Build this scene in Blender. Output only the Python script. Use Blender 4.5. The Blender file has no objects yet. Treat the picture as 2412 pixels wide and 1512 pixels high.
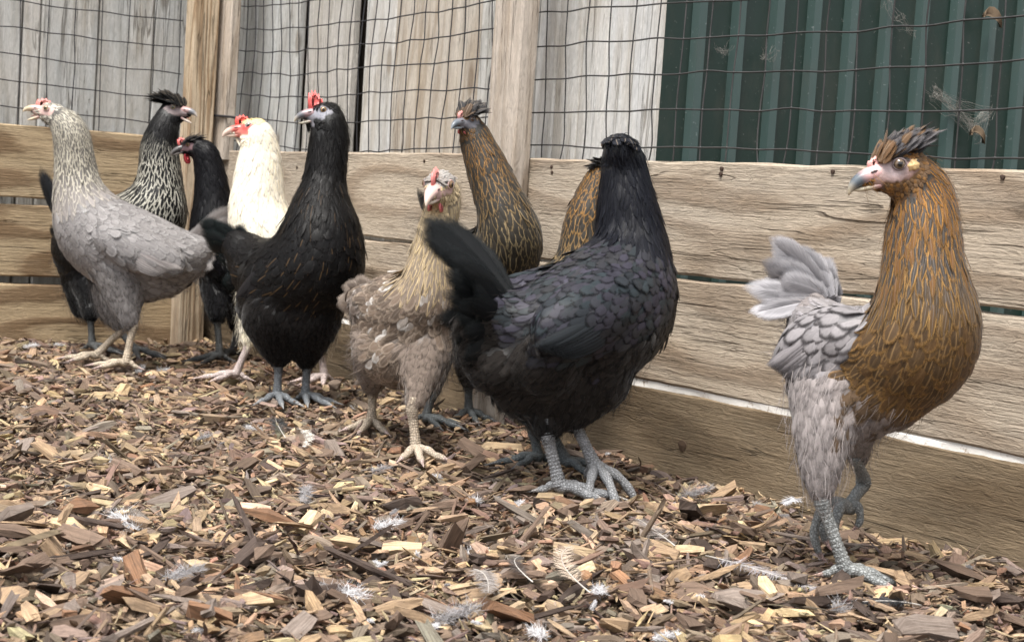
import bpy, bmesh, math, random
import numpy as np
from mathutils.kdtree import KDTree
from mathutils import Vector, Matrix
rng = np.random.default_rng(7); random.seed(7)
S = bpy.context.scene; COL = S.collection
# ---------------------------------------------------------------- camera (measured from the wall boards' vanishing points)
W, H, FPX, HC = 2412., 1512., 3700., .33
rho = math.atan(.066); th = math.atan(286*math.cos(rho)/FPX)
fwd = np.array([0, math.cos(th), -math.sin(th)]); r0 = np.array([1., 0, 0]); u0 = np.array([0, math.sin(th), math.cos(th)])
cr = math.cos(rho)*r0+math.sin(rho)*u0; cu = -math.sin(rho)*r0+math.cos(rho)*u0
CP = np.array([0, 0, HC])
cd = bpy.data.cameras.new('camera'); cam = bpy.data.objects.new('camera', cd); COL.objects.link(cam)
cam.matrix_world = Matrix(((cr[0], cu[0], -fwd[0], 0), (cr[1], cu[1], -fwd[1], 0), (cr[2], cu[2], -fwd[2], HC), (0, 0, 0, 1)))
cd.sensor_width = 36; cd.lens = FPX/W*36; cd.clip_start = .02; cd.clip_end = 500
cd.dof.use_dof = True; cd.dof.focus_distance = 1.75; cd.dof.aperture_fstop = 18
S.camera = cam
# ---------------------------------------------------------------- sky, sun, exposure
SUN_EL, SUN_AZ = 68, 205          # overcast: soft light from above, behind and left of the camera
wd = bpy.data.worlds.new('World'); S.world = wd; wd.use_nodes = True
nt = wd.node_tree; nt.nodes.clear()
sk = nt.nodes.new('ShaderNodeTexSky'); sk.sky_type = 'NISHITA'; sk.sun_disc = False
sk.sun_elevation = math.radians(SUN_EL); sk.sun_rotation = math.radians(SUN_AZ); sk.dust_density = 3
hs_ = nt.nodes.new('ShaderNodeHueSaturation'); hs_.inputs['Saturation'].default_value = .22
bg = nt.nodes.new('ShaderNodeBackground'); bg.inputs[1].default_value = .078
ow = nt.nodes.new('ShaderNodeOutputWorld')
nt.links.new(sk.outputs[0], hs_.inputs['Color']); nt.links.new(hs_.outputs[0], bg.inputs[0]); nt.links.new(bg.outputs[0], ow.inputs[0])
sl = bpy.data.lights.new('sun', 'SUN'); sl.energy = 1.5; sl.angle = math.radians(22); sl.color = (1, .96, .9)
so = bpy.data.objects.new('sun', sl); COL.objects.link(so)
az = math.radians(SUN_AZ); el = math.radians(SUN_EL)
sdir = Vector((math.sin(az)*math.cos(el), math.cos(az)*math.cos(el), math.sin(el)))   # towards the sun
so.rotation_euler = (-sdir).to_track_quat('-Z', 'Y').to_euler(); so.location = (0, 0, 5)
S.view_settings.view_transform = 'Standard'; S.view_settings.look = 'None'; S.view_settings.gamma = 1
S.view_settings.exposure = 1.86
S.render.engine = 'CYCLES'; S.cycles.transparent_max_bounces = 24
# ---------------------------------------------------------------- helpers
def nrm(v): v = np.asarray(v, float); return v/(np.linalg.norm(v, axis=-1, keepdims=True)+1e-12)
def ray(x, y): return fwd+cr*((x-W/2)/FPX)-cu*((y-H/2)/FPX)
def at(x, y, D): return CP+ray(x, y)*D
def ground(x, y, z=0.): d = ray(x, y); return CP+d*((z-HC)/d[2])
def hit(x, y, P, n): d = ray(x, y); return CP+d*(np.dot(P-CP, n)/np.dot(d, n))
def proj(p):
    q = np.asarray(p)-CP; D = q@fwd
    return np.array([W/2+FPX*(q@cr)/D, H/2-FPX*(q@cu)/D])
def mesh(name, v, f, mat=None, smooth=False):
    m = bpy.data.meshes.new(name); m.from_pydata([tuple(a) for a in v], [], [tuple(a) for a in f])
    if mat: m.materials.append(mat)
    if smooth: m.polygons.foreach_set('use_smooth', np.ones(len(m.polygons), bool))
    return m
def quads(name, v, q, mat, smooth=True, cols=None, uv=None):
    """numpy mesh of quads; cols = dict of point colours, uv per vertex"""
    v = np.asarray(v, np.float32); q = np.asarray(q, np.int32)
    m = bpy.data.meshes.new(name); m.vertices.add(len(v)); m.vertices.foreach_set('co', v.ravel())
    k = q.shape[1]
    m.loops.add(q.size); m.loops.foreach_set('vertex_index', q.ravel())
    m.polygons.add(len(q)); m.polygons.foreach_set('loop_start', np.arange(len(q), dtype=np.int32)*k)
    m.polygons.foreach_set('loop_total', np.full(len(q), k, np.int32))
    m.polygons.foreach_set('use_smooth', np.full(len(q), smooth, bool))
    for n, c in (cols or {}).items():
        a = m.color_attributes.new(n, 'FLOAT_COLOR', 'POINT'); c = np.asarray(c, np.float32)
        if c.shape[1] == 3: c = np.concatenate([c, np.ones((len(c), 1), np.float32)], 1)
        a.data.foreach_set('color', c.ravel())
    if uv is not None:
        l = m.uv_layers.new(name='UVMap'); l.data.foreach_set('uv', np.asarray(uv, np.float32)[q.ravel()].ravel())
    m.update(calc_edges=True); m.materials.append(mat)
    return m
def ob(name, me, parent=None, **kw):
    o = bpy.data.objects.new(name, me); COL.objects.link(o)
    if parent: o.parent = parent
    for k, x in kw.items(): o[k] = x
    return o
def empty(name, loc, **kw):
    o = bpy.data.objects.new(name, None); COL.objects.link(o); o.location = [float(a) for a in loc]; o.empty_display_size = .03
    for k, x in kw.items(): o[k] = x
    return o
def tubeverts(P, R, n=8, cap=True, up=(0, 0, 1), sq=1.):
    """tube along points P with radii R (scalar, or (side, up) pairs)"""
    P = np.asarray(P, float); R = np.asarray(R, float)
    if R.ndim == 1: R = np.stack([R, R], 1)
    T = nrm(np.gradient(P, axis=0)); a = nrm(np.cross(np.asarray(up, float)[None], T)+1e-9); b = np.cross(T, a)
    t = np.linspace(0, 2*np.pi, n, endpoint=False)
    V = (P[:, None]+a[:, None]*(R[:, 0, None]*np.cos(t))[..., None]+b[:, None]*(R[:, 1, None]*np.sin(t))[..., None]).reshape(-1, 3)
    F = [(i*n+j, i*n+(j+1) % n, (i+1)*n+(j+1) % n, (i+1)*n+j) for i in range(len(P)-1) for j in range(n)]
    if cap:
        V = np.concatenate([V, P[:1], P[-1:]]); k = len(P)*n
        F += [(k, (j+1) % n, j) for j in range(n)]+[(k+1, k-n+j, k-n+(j+1) % n) for j in range(n)]
    return V, F
def catmull(P, n):
    P = np.asarray(P, float); k = len(P); Q = np.concatenate([2*P[:1]-P[1:2], P, 2*P[-1:]-P[-2:-1]]); out = []; us = []
    for i in range(k-1):
        p0, p1, p2, p3 = Q[i:i+4]; t = np.linspace(0, 1, n, endpoint=(i == k-2))[:, None]
        out.append(.5*(2*p1+(p2-p0)*t+(2*p0-5*p1+4*p2-p3)*t*t+(3*p1-p0-3*p2+p3)*t**3)); us.append(i+t[:, 0])
    return np.concatenate(out), np.concatenate(us)
# ---------------------------------------------------------------- materials
class N:
    def __init__(s, name):
        s.m = bpy.data.materials.new(name); s.m.use_nodes = True; s.t = s.m.node_tree
        s.b = s.t.nodes['Principled BSDF']
    def n(s, typ, ins=None, **kw):
        x = s.t.nodes.new(typ)
        for k, v in kw.items(): setattr(x, k, v)
        for k, v in (ins or {}).items():
            if hasattr(v, 'is_linked') or isinstance(v, bpy.types.NodeSocket): s.t.links.new(v, x.inputs[k])
            else: x.inputs[k].default_value = v
        return x
    def math(s, op, a, b=None, c=None, clamp=False):
        d = {0: a}
        if b is not None: d[1] = b
        if c is not None: d[2] = c
        return s.n('ShaderNodeMath', d, operation=op, use_clamp=clamp).outputs[0]
    def mix(s, f, a, b, bt='MIX'):
        x = s.t.nodes.new('ShaderNodeMix'); x.data_type = 'RGBA'; x.blend_type = bt
        for sock, v in ((x.inputs[0], f), (x.inputs[6], a), (x.inputs[7], b)):
            if isinstance(v, bpy.types.NodeSocket): s.t.links.new(v, sock)
            else: sock.default_value = v if not isinstance(v, tuple) or len(v) == 4 else (*v, 1)
        return x.outputs[2]
    def ramp(s, f, *st):
        r = s.t.nodes.new('ShaderNodeValToRGB'); e = r.color_ramp.elements
        while len(e) < len(st): e.new(.5)
        for i, (p, c) in enumerate(st):
            e[i].position = p; e[i].color = (c, c, c, 1) if not isinstance(c, tuple) else (*c, 1)
        s.t.links.new(f, r.inputs[0]); return r.outputs[0]
    def noise(s, vec, scale=5, detail=3, rough=.5, dist=0):
        return s.n('ShaderNodeTexNoise', {'Vector': vec, 'Scale': scale, 'Detail': detail, 'Roughness': rough, 'Distortion': dist}).outputs[0]
    def mapping(s, vec, scale=(1, 1, 1), loc=(0, 0, 0)):
        return s.n('ShaderNodeMapping', {'Vector': vec, 'Scale': scale, 'Location': loc}).outputs[0]
    def bump(s, h, strength=.5, dist=.002, nrmi=None):
        d = {'Height': h, 'Strength': strength, 'Distance': dist}
        if nrmi is not None: d['Normal'] = nrmi
        return s.n('ShaderNodeBump', d).outputs[0]
    def out(s, **kw):
        for k, v in kw.items():
            k = k.replace('_', ' ')
            if isinstance(v, bpy.types.NodeSocket): s.t.links.new(v, s.b.inputs[k])
            else: s.b.inputs[k].default_value = v if not isinstance(v, tuple) or s.b.inputs[k].type != 'RGBA' or len(v) == 4 else (*v, 1)
        return s.m
def wood(name, late, early, grey, greyamt=.5, rings=9., zs=14., sawn=.5, stain=(.1, .07, .04), stainamt=.3, bumpd=.0016, ringc=1.):
    """timber cut along local X: growth rings as contour lines of a stretched noise, fibre, saw marks, knots, grey weathering"""
    k = N(name); tc = k.n('ShaderNodeTexCoord').outputs['Object']; oi = k.n('ShaderNodeObjectInfo').outputs['Random']
    off = k.n('ShaderNodeCombineXYZ', {0: k.math('MULTIPLY', oi, 31.), 1: k.math('MULTIPLY', oi, 17.), 2: k.math('MULTIPLY', oi, 53.)}).outputs[0]
    p = k.n('ShaderNodeVectorMath', {0: tc, 1: off}, operation='ADD').outputs[0]
    n1 = k.noise(k.mapping(p, (1.5, zs*.6, zs)), 1, 1.2, .4)
    w = k.noise(k.mapping(p, (14, 40, 60)), 1, 3, .65)
    ph = k.math('ADD', k.math('MULTIPLY', n1, rings*6.28), k.math('MULTIPLY', w, 1.8))
    rg = k.math('ADD', k.math('MULTIPLY', k.math('SINE', ph), .5), .5)
    rg = k.ramp(rg, (.0, 0.), (.55, .25), (.88, .85), (1., 1.))
    fib = k.noise(k.mapping(p, (7, 260, 260)), 1, 3, .6)
    fib2 = k.noise(k.mapping(p, (30, 600, 600)), 1, 2, .6)
    saw = k.noise(k.mapping(p, (34, 120, 150)), 1, 4, .72, 1.8)
    blot = k.noise(k.mapping(p, (3, 9, 9)), 1, 4, .6)
    c = k.mix(k.math('MULTIPLY', rg, ringc), early, late)
    g = k.math('MULTIPLY', k.ramp(blot, (.3, 0.), (.7, 1.)), greyamt)
    c = k.mix(g, c, grey)
    c = k.mix(k.math('MULTIPLY', k.ramp(fib, (.3, 1.), (.6, 0.)), .3), c, k.mix(.6, c, stain))
    st = k.noise(k.mapping(p, (4, 6, 14)), 1.3, 5, .65)
    c = k.mix(k.math('MULTIPLY', k.ramp(st, (.52, 0.), (.75, 1.)), stainamt), c, stain)
    kv = k.n('ShaderNodeTexVoronoi', {'Vector': k.mapping(p, (3.2, 7, 9)), 'Scale': 1., 'Randomness': 1.}).outputs['Distance']
    kn = k.ramp(kv, (.06, 1.), (.11, 0.)); c = k.mix(k.math('MULTIPLY', kn, .6), c, (stain[0]*.5, stain[1]*.45, stain[2]*.4))
    ck = k.noise(k.mapping(p, (1.6, 30, 42)), 1, 3, .6, .6); ck = k.ramp(k.math('ABSOLUTE', k.math('SUBTRACT', ck, .5)), (.004, 1.), (.012, 0.)); ckm = k.ramp(k.noise(k.mapping(p, (3, 9, 9)), 1.2, 2), (.45, 0.), (.58, 1.)); ck = k.math('MULTIPLY', ck, ckm)
    c = k.mix(k.math('MULTIPLY', ck, .55), c, (stain[0]*.35, stain[1]*.35, stain[2]*.35))
    gs_ = k.noise(k.mapping(p, (2.2, 5, 11)), 1, 5, .7); c = k.mix(k.math('MULTIPLY', k.ramp(gs_, (.5, 0.), (.68, 1.)), .28), c, (grey[0]*.72, grey[1]*.76, grey[2]*.8))
    mott = k.ramp(saw, (.35, .80), (.65, 1.10)); c = k.mix(1., c, mott, 'MULTIPLY')
    hgt = k.math('ADD', k.math('MULTIPLY', k.math('SUBTRACT', rg, k.math('MULTIPLY', ck, 2.)), .9), k.math('ADD', k.math('MULTIPLY', saw, 1.4*sawn), k.math('ADD', k.math('MULTIPLY', fib, .8), k.math('MULTIPLY', fib2, .4))))
    return k.out(Base_Color=c, Roughness=.82, Normal=k.bump(hgt, .9, bumpd), Specular_IOR_Level=.25)
M_RB = wood('rough sawn timber', (.26, .185, .12), (.47, .39, .30), (.45, .40, .335), .45, 5.5, 8, .9, (.14, .095, .055), .3, .002, .85)
M_RBD = wood('damp rough sawn timber', (.13, .09, .052), (.225, .167, .105), (.21, .17, .12), .4, 5, 8, .8, (.07, .05, .03), .35, .002)
M_LB = wood('treated timber', (.22, .14, .075), (.50, .38, .235), (.44, .36, .25), .25, 6.5, 7, .6, (.10, .07, .03), .25, .0026, 1.3)
M_POST = wood('pine post', (.33, .22, .125), (.58, .46, .32), (.5, .45, .38), .35, 9, 30, .35, (.22, .16, .1), .25, .001)
M_POSTG = wood('weathered sawn post', (.42, .34, .26), (.56, .48, .40), (.5, .46, .42), .6, 4, 40, 1.2, (.30, .24, .18), .3, .0012)
M_PAL = wood('grey weathered paling', (.44, .42, .38), (.60, .585, .55), (.54, .565, .57), .7, 5, 20, .25, (.34, .28, .2), .35, .0009)
M_PALT = wood('tan paling', (.42, .35, .27), (.58, .52, .44), (.55, .53, .50), .6, 6, 20, .25, (.3, .22, .14), .25, .0009)
M_PALW = wood('pale paling', (.52, .48, .42), (.66, .64, .60), (.58, .60, .62), .6, 4, 22, .2, (.45, .38, .28), .3, .0008)
M_RIDGE = wood('ridged paling', (.48, .45, .40), (.62, .585, .54), (.56, .55, .52), .6, 6, 60, 1.6, (.3, .25, .18), .25, .0012)
def simple(name, col, rough=.6, **kw): return N(name).out(Base_Color=col, Roughness=rough, **kw)
M_DARK = simple('painted gap shade', (.055, .042, .03), .9)  # shade behind the paling gaps, put into a dark colour
M_NET = simple('black plastic net', (.022, .022, .026), .45)
M_NETG = N('dusty net'); M_NETG = M_NETG.out(Base_Color=M_NETG.mix(M_NETG.noise(M_NETG.n('ShaderNodeTexCoord').outputs['Object'], 60, 2), (.012, .012, .013), (.06, .058, .056)), Roughness=.6)
k = N('white gap light'); tc = k.n('ShaderNodeTexCoord').outputs['Object']  # broken white colour standing in for light seen through the board gap
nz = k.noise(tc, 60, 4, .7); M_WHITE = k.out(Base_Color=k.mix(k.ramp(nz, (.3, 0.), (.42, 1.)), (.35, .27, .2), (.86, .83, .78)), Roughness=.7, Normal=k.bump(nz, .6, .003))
k = N('green coated steel'); tc = k.n('ShaderNodeTexCoord').outputs['Object']
d1_ = k.noise(k.mapping(tc, (1, 1, .35)), 22, 6, .7); d2_ = k.noise(tc, 160, 3, .7)
c = k.mix(k.math('MULTIPLY', k.ramp(d1_, (.48, 0.), (.72, 1.)), .5), (.005, .020, .0135), (.045, .047, .038))
c = k.mix(k.ramp(d2_, (.66, 0.), (.72, .5)), c, (.22, .22, .2))
M_GREEN = k.out(Base_Color=c, Roughness=k.ramp(d1_, (.35, .28), (.7, .6)), Specular_IOR_Level=.5, Normal=k.bump(d2_, .15, .001))
k = N('sky lit green steel rib'); tc = k.n('ShaderNodeTexCoord').outputs['Object']
d1_ = k.noise(k.mapping(tc, (1, 1, .3)), 26, 5, .65); d2_ = k.noise(tc, 160, 3, .7)
c = k.mix(k.math('MULTIPLY', k.ramp(d1_, (.5, 0.), (.75, 1.)), .5), (.048, .080, .074), (.07, .078, .07)); c = k.mix(k.ramp(d2_, (.66, 0.), (.72, .5)), c, (.3, .32, .32))
M_RIB = k.out(Base_Color=c, Roughness=.4)  # paler than the panels: sky reflected by the ribs is in the colour
k = N('dark mulch soil'); tc = k.n('ShaderNodeTexCoord').outputs['Object']
n1 = k.noise(tc, 45, 6, .7); n2 = k.n('ShaderNodeTexVoronoi', {'Vector': tc, 'Scale': 70.}).outputs['Color']
c = k.ramp(n1, (.3, (.03, .02, .014)), (.5, (.075, .05, .035)), (.7, (.17, .115, .07))); c = k.mix(.35, c, n2, 'MULTIPLY')
M_SOIL = k.out(Base_Color=c, Roughness=.95, Normal=k.bump(n1, 1., .01))
# chips: colour attribute per chip, grain along the chip (UV u = along in metres*, v = across)
k = N('wood chip'); col = k.n('ShaderNodeAttribute', attribute_name='col').outputs['Color']
uv = k.n('ShaderNodeTexCoord').outputs['UV']
g = k.noise(k.mapping(uv, (22, 520, 1)), 1, 5, .7); g2 = k.noise(k.mapping(uv, (120, 300, 1)), 1, 5, .7)
c = k.mix(1., col, k.ramp(g, (.3, .38), (.48, .95), (.7, 1.4)), 'MULTIPLY'); c = k.mix(k.math('MULTIPLY', k.ramp(g2, (.5, 0.), (.7, 1.)), .5), c, k.mix(.55, c, (.06, .04, .03)))
g3 = k.noise(k.mapping(uv, (70, 110, 1), (3, 7, 0)), 1, 4, .7); c = k.mix(k.math('MULTIPLY', k.ramp(g3, (.42, 0.), (.62, 1.)), .38), c, (.105, .075, .058))
M_CHIP = k.out(Base_Color=c, Roughness=.85, Specular_IOR_Level=.25, Normal=k.bump(k.math('ADD', g, g2), .8, .0012))
# feathers: fc centre colour, fe edge colour, fp = (lacing width, shaft strength, random)
def feathermat(name, rough=.5, spec=.4, sheen=.15, fr=(.70, 1.10)):
    k = N(name); A = lambda n: k.n('ShaderNodeAttribute', attribute_name=n)
    fc = A('fc').outputs['Color']; fe = A('fe').outputs['Color']; sp = k.n('ShaderNodeSeparateColor', {0: A('fp').outputs['Color']})
    uv = k.n('ShaderNodeSeparateXYZ', {0: k.n('ShaderNodeTexCoord').outputs['UV']})
    u = k.math('ABSOLUTE', uv.outputs[0]); v = uv.outputs[1]
    vt = k.math('MULTIPLY', k.math('MULTIPLY', k.math('SUBTRACT', v, .5), 2., clamp=True), A('fp').outputs['Alpha'])
    mx = k.math('POWER', k.math('ADD', k.math('POWER', u, 3.), k.math('POWER', vt, 3.)), .3333)
    bv = k.n('ShaderNodeCombineXYZ', {0: k.math('ADD', k.math('MULTIPLY', v, 26.), k.math('MULTIPLY', u, -9.)), 1: k.math('MULTIPLY', uv.outputs[0], 1.2), 2: k.math('MULTIPLY', sp.outputs[2], 91.)}).outputs[0]
    nz = k.noise(bv, 1.6, 3, .6)
    nzb = k.noise(bv, 4.5, 2, .6); mr = k.math('POWER', k.math('ADD', k.math('POWER', u, 3.), k.math('POWER', k.math('MULTIPLY', k.math('SUBTRACT', v, .5), 2., clamp=True), 3.)), .3333)
    al = k.n('ShaderNodeMapRange', {0: k.math('ADD', mr, k.math('MULTIPLY', k.math('SUBTRACT', nzb, .5), .6)), 1: fr[0], 2: fr[1], 3: 1., 4: 0.}, interpolation_type='SMOOTHSTEP').outputs[0]
    mx = k.math('ADD', mx, k.math('MULTIPLY', k.math('SUBTRACT', nz, .5), .5))
    lo = k.math('SUBTRACT', .84, sp.outputs[0])
    e = k.n('ShaderNodeMapRange', {0: mx, 1: k.math('SUBTRACT', lo, .16), 2: k.math('ADD', lo, .12), 3: 0., 4: 1.}, interpolation_type='SMOOTHSTEP').outputs[0]
    c = k.mix(e, fc, fe)
    sh = k.math('MULTIPLY', k.ramp(u, (.05, 1.), (.12, 0.)), sp.outputs[1]); c = k.mix(sh, c, A('fs').outputs['Color'])
    c = k.mix(1., c, k.ramp(nz, (.25, .8), (.5, 1.), (.75, 1.17)), 'MULTIPLY')
    k.b.inputs['Sheen Weight'].default_value = sheen; k.b.inputs['Sheen Roughness'].default_value = .4
    return k.out(Base_Color=c, Roughness=rough, Specular_IOR_Level=spec, Normal=k.bump(nz, .35, .0008), Alpha=al)
M_FEA = feathermat('feather vane', .6, .25, .08); M_FEAB = feathermat('glossy black feather', .42, .13, .0); M_DOWN = feathermat('soft down', .8, .1, .2, (.3, .98))
k = N('skin'); col = k.n('ShaderNodeAttribute', attribute_name='col').outputs['Color']; tc = k.n('ShaderNodeTexCoord').outputs['Object']
nz = k.noise(tc, 420, 3, .6); nb = k.noise(tc, 90, 3, .6); c = k.mix(1., col, k.ramp(nb, (.3, .8), (.7, 1.15)), 'MULTIPLY')
M_SKIN = k.out(Base_Color=c, Roughness=.55, Normal=k.bump(nz, .5, .001), Subsurface_Weight=.08, Subsurface_Radius=(.004, .0015, .001))
k = N('scaly leg'); col = k.n('ShaderNodeAttribute', attribute_name='col').outputs['Color']; tc = k.n('ShaderNodeTexCoord').outputs['Object']
vo = k.n('ShaderNodeTexVoronoi', {'Vector': k.mapping(tc, (1, 1, 1)), 'Scale': 330.}, feature='DISTANCE_TO_EDGE').outputs['Distance']
nb = k.noise(tc, 70, 3, .6); c = k.mix(1., col, k.ramp(nb, (.3, .75), (.7, 1.2)), 'MULTIPLY'); c = k.mix(1., c, k.ramp(vo, (0., .45), (.16, 1.)), 'MULTIPLY')
M_LEG = k.out(Base_Color=c, Roughness=.5, Normal=k.bump(k.ramp(vo, (0., 0.), (.2, 1.)), .7, .0012))
k = N('horn'); M_HORN = k.out(Base_Color=k.n('ShaderNodeAttribute', attribute_name='col').outputs['Color'], Roughness=.32)
k = N('eye'); M_EYE = k.out(Base_Color=k.n('ShaderNodeAttribute', attribute_name='col').outputs['Color'], Roughness=.06, Coat_Weight=.6)
k = N('comb flesh'); col = k.n('ShaderNodeAttribute', attribute_name='col').outputs['Color']; nz = k.n('ShaderNodeTexVoronoi', {'Vector': k.n('ShaderNodeTexCoord').outputs['Object'], 'Scale': 700.}).outputs['Distance']
M_COMB = k.out(Base_Color=col, Roughness=.45, Subsurface_Weight=.25, Subsurface_Radius=(.004, .001, .0008), Normal=k.bump(nz, .4, .0006))
k = N('cobweb'); nz = k.noise(k.n('ShaderNodeTexCoord').outputs['Object'], 90, 5, .75)
M_WEB = k.out(Base_Color=(.45, .42, .37), Roughness=.9, Alpha=k.ramp(nz, (.42, 0.), (.75, .55)))
M_WEBS = simple('cobweb strand', (.2, .19, .17), .8)
M_LEAF = simple('dead leaf', (.13, .09, .055), .85)
# ---------------------------------------------------------------- setting: ground
xs = np.concatenate([[-60, -20, -6], np.linspace(-2.4, 2.4, 70), [6, 20, 60]]); ys = np.concatenate([[-60, -15, -3], np.linspace(.3, 4, 60), [8, 25, 80]])
def gh(x, y): return .006*np.sin(x*9+y*4)+.005*np.sin(x*17-y*13+1)+.004*np.sin(y*23+x*5)
X, Y = np.meshgrid(xs, ys); Z = np.where((abs(X) < 2.3) & (Y > .3) & (Y < 4), gh(X, Y)*.8, 0)-.024
nx = len(xs); q = [(j*nx+i, j*nx+i+1, (j+1)*nx+i+1, (j+1)*nx+i) for j in range(len(ys)-1) for i in range(nx-1)]
ob('ground', quads('ground', np.stack([X, Y, Z], -1).reshape(-1, 3), q, M_SOIL, True), kind='structure')
# ---------------------------------------------------------------- walls of the run
def vpdir(x, y): d = ray(x, y); d[2] = 0; return nrm(d)
eR = -vpdir(-1372, 300); nR = np.array([-eR[1], eR[0], 0]); PR = ground(1900, 1180)
eL = vpdir(6675, 831); nL = np.array([-eL[1], eL[0], 0]); PL = ground(250, 797)
UP = np.array([0, 0, 1.])
def sR(x, y, off=0): return float((hit(x, y, PR+nR*off, nR)-PR)@eR)
def sL(x, y, off=0): return float((hit(x, y, PL+nL*off, nL)-PL)@eL)
def board(name, mat, parent, P, ex, ny, s0, s1, z0, z1, o0, o1, vert=False, seg=None, jit=.0012, rnd=None, taper=0):
    """a sawn board with softly irregular arrises; local X runs along the grain"""
    rg_ = np.random.default_rng(rnd if rnd is not None else rng.integers(1 << 30))
    if vert: Lx, Lz, a = z1-z0, s1-s0, UP
    else: Lx, Lz, a = s1-s0, z1-z0, ex
    T = o1-o0; n = seg or max(6, int(Lx/.035)); b = min(.003, Lz*.12, T*.2)
    prof = np.array([(-T/2, -Lz/2+b), (-T/2+b, -Lz/2), (T/2-b, -Lz/2), (T/2, -Lz/2+b), (T/2, Lz/2-b), (T/2-b, Lz/2), (-T/2+b, Lz/2), (-T/2, Lz/2-b)])
    X_ = np.linspace(-Lx/2, Lx/2, n+1); V = np.zeros((n+1, 8, 3)); V[:, :, 0] = X_[:, None]; V[:, :, 1:] = prof
    wob = np.cumsum(rg_.normal(0, jit*.5, (n+1, 2)), 0); wob -= wob.mean(0); wob = np.clip(wob, -.003, .003)
    V[:, :4, 2] += wob[:, :1]; V[:, 4:, 2] += wob[:, 1:]; V[:, :, 1:] += rg_.normal(0, jit*.35, V[:, :, 1:].shape)
    F = [(i*8+j, i*8+(j+1) % 8, (i+1)*8+(j+1) % 8, (i+1)*8+j) for i in range(n) for j in range(8)]+[tuple(range(7, -1, -1)), tuple(n*8+j for j in range(8))]
    o = ob(name, mesh(name, V.reshape(-1, 3), F, mat), parent)
    c = P+ex*(s0+s1)/2+ny*(o0+o1)/2+UP*(z0+z1)/2
    lx = a; ly = ny; lz = np.cross(lx, ly)
    o.matrix_basis = Matrix(((lx[0], ly[0], lz[0], c[0]), (lx[1], ly[1], lz[1], c[1]), (lx[2], ly[2], lz[2], c[2]), (0, 0, 0, 1)))
    return o
def child_fix(o, parent):   # keep world placement when parented to an Empty that only translates
    o.matrix_parent_inverse = Matrix.Translation(-Vector(parent.location))
s_cor = float(np.linalg.solve(np.array([[eR[0], -eL[0]], [eR[1], -eL[1]]]), (PL-PR)[:2])[0])
wr = empty('timber_wall', PR, label='long low wall of wide rough sawn tan boards with a white gap, under the black net', category='wall')
wl = empty('timber_wall', PL, label='short low wall of yellowish boards with dark gaps behind the grey barred hen', category='wall')
s_end = .95
for z0, z1, mt in ((-.05, .0945, M_RBD), (.1015, .244, M_RB), (.249, .394, M_RB)):
    spl = sR(1213, 400)
    for a, b in ((s_cor-.02, spl-.0015), (spl+.0015, s_end)):
        child_fix(board('board', mt, wr, PR, eR, nR, a, b, z0, z1, 0, .024, rnd=int(z0*1000)+77+int(a*10)), wr)
child_fix(board('gap_light_strip', M_WHITE, wr, PR, eR, nR, s_cor, s_end, .088, .1065, .002, .02, jit=.002), wr)  # added pale strip: its white is the light coming through the seam
M_RUST = simple('rusty nail', (.05, .028, .018), .8)
def disc(name, par, P, e, n, s_, z, r, mat, off=-.0012, k_=10):
    c = P+e*s_+UP*z+n*off; a = np.linspace(0, 2*np.pi, k_, endpoint=False); V = [(e*math.cos(t)*r*(1+.2*math.sin(3*t))+UP*math.sin(t)*r)+n*0 for t in a]+[-n*r*.18]; V += [v_+n*.004 for v_ in V[:k_]]
    o = ob(name, mesh(name, V, [(i, (i+1) % k_, k_) for i in range(k_)]+[((i+1) % k_, i, k_+1+i, k_+1+(i+1) % k_) for i in range(k_)], mat, False), par); o.matrix_basis = Matrix.Translation(Vector(c)); child_fix(o, par)
for x, y in ((1300, 394), (1301, 407), (1700, 398), (1698, 411), (1962, 405), (2362, 418), (700, 395), (1000, 380)):
    p_ = hit(x, y, PR, nR); disc('nail', wr, PR, eR, nR, float((p_-PR)@eR), float(p_[2]), .0028, M_RUST)
for x, y, r in ((1607, 1050, .0075), (1935, 690, .0045), (1440, 540, .004), (2240, 870, .005)):
    p_ = hit(x, y, PR, nR); disc('knot', wr, PR, eR, nR, float((p_-PR)@eR), float(p_[2]), r, simple('knot wood', (.07, .042, .025), .7), -.0006, 14)
for z0, z1 in ((-.05, .1065), (.1165, .257), (.2715, .408)):
    child_fix(board('board', M_LB, wl, PL, eL, nL, -1.1, sL(448, 700), z0, z1, 0, .024, rnd=int(z0*1000)+200), wl)
# posts
def post(label, mat, P, e, n, s0, s1, z0, z1, o0, o1, rnd=None):
    o = board('wall_post', mat, None, P, e, n, s0, s1, z0, z1, o0, o1, vert=True, seg=30, rnd=rnd); o['label'] = label; o['category'] = 'post'; return o
post('yellow pine corner post with flowing grain, beside the dark vertical gap', M_POST, PL, eL, nL, sL(411, 785, -.022), sL(471, 785, -.022), -.05, 1.9, -.045, -.001, 5)
sa = sR(497, 300, -.01); sb = sR(534, 300, -.01)
post('narrow sawn batten standing in the corner above the boards', M_POSTG, PR, eR, nR, sa, sb, .372, 1.9, -.012, -.002+.012, 9)
post('broad weathered grey post with a split face between the net panels', M_POSTG, PR, eR, nR, sR(1150, 330, -.03), sR(1216, 330, -.03), -.05, 1.9, -.034, -.001, 11)
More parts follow.
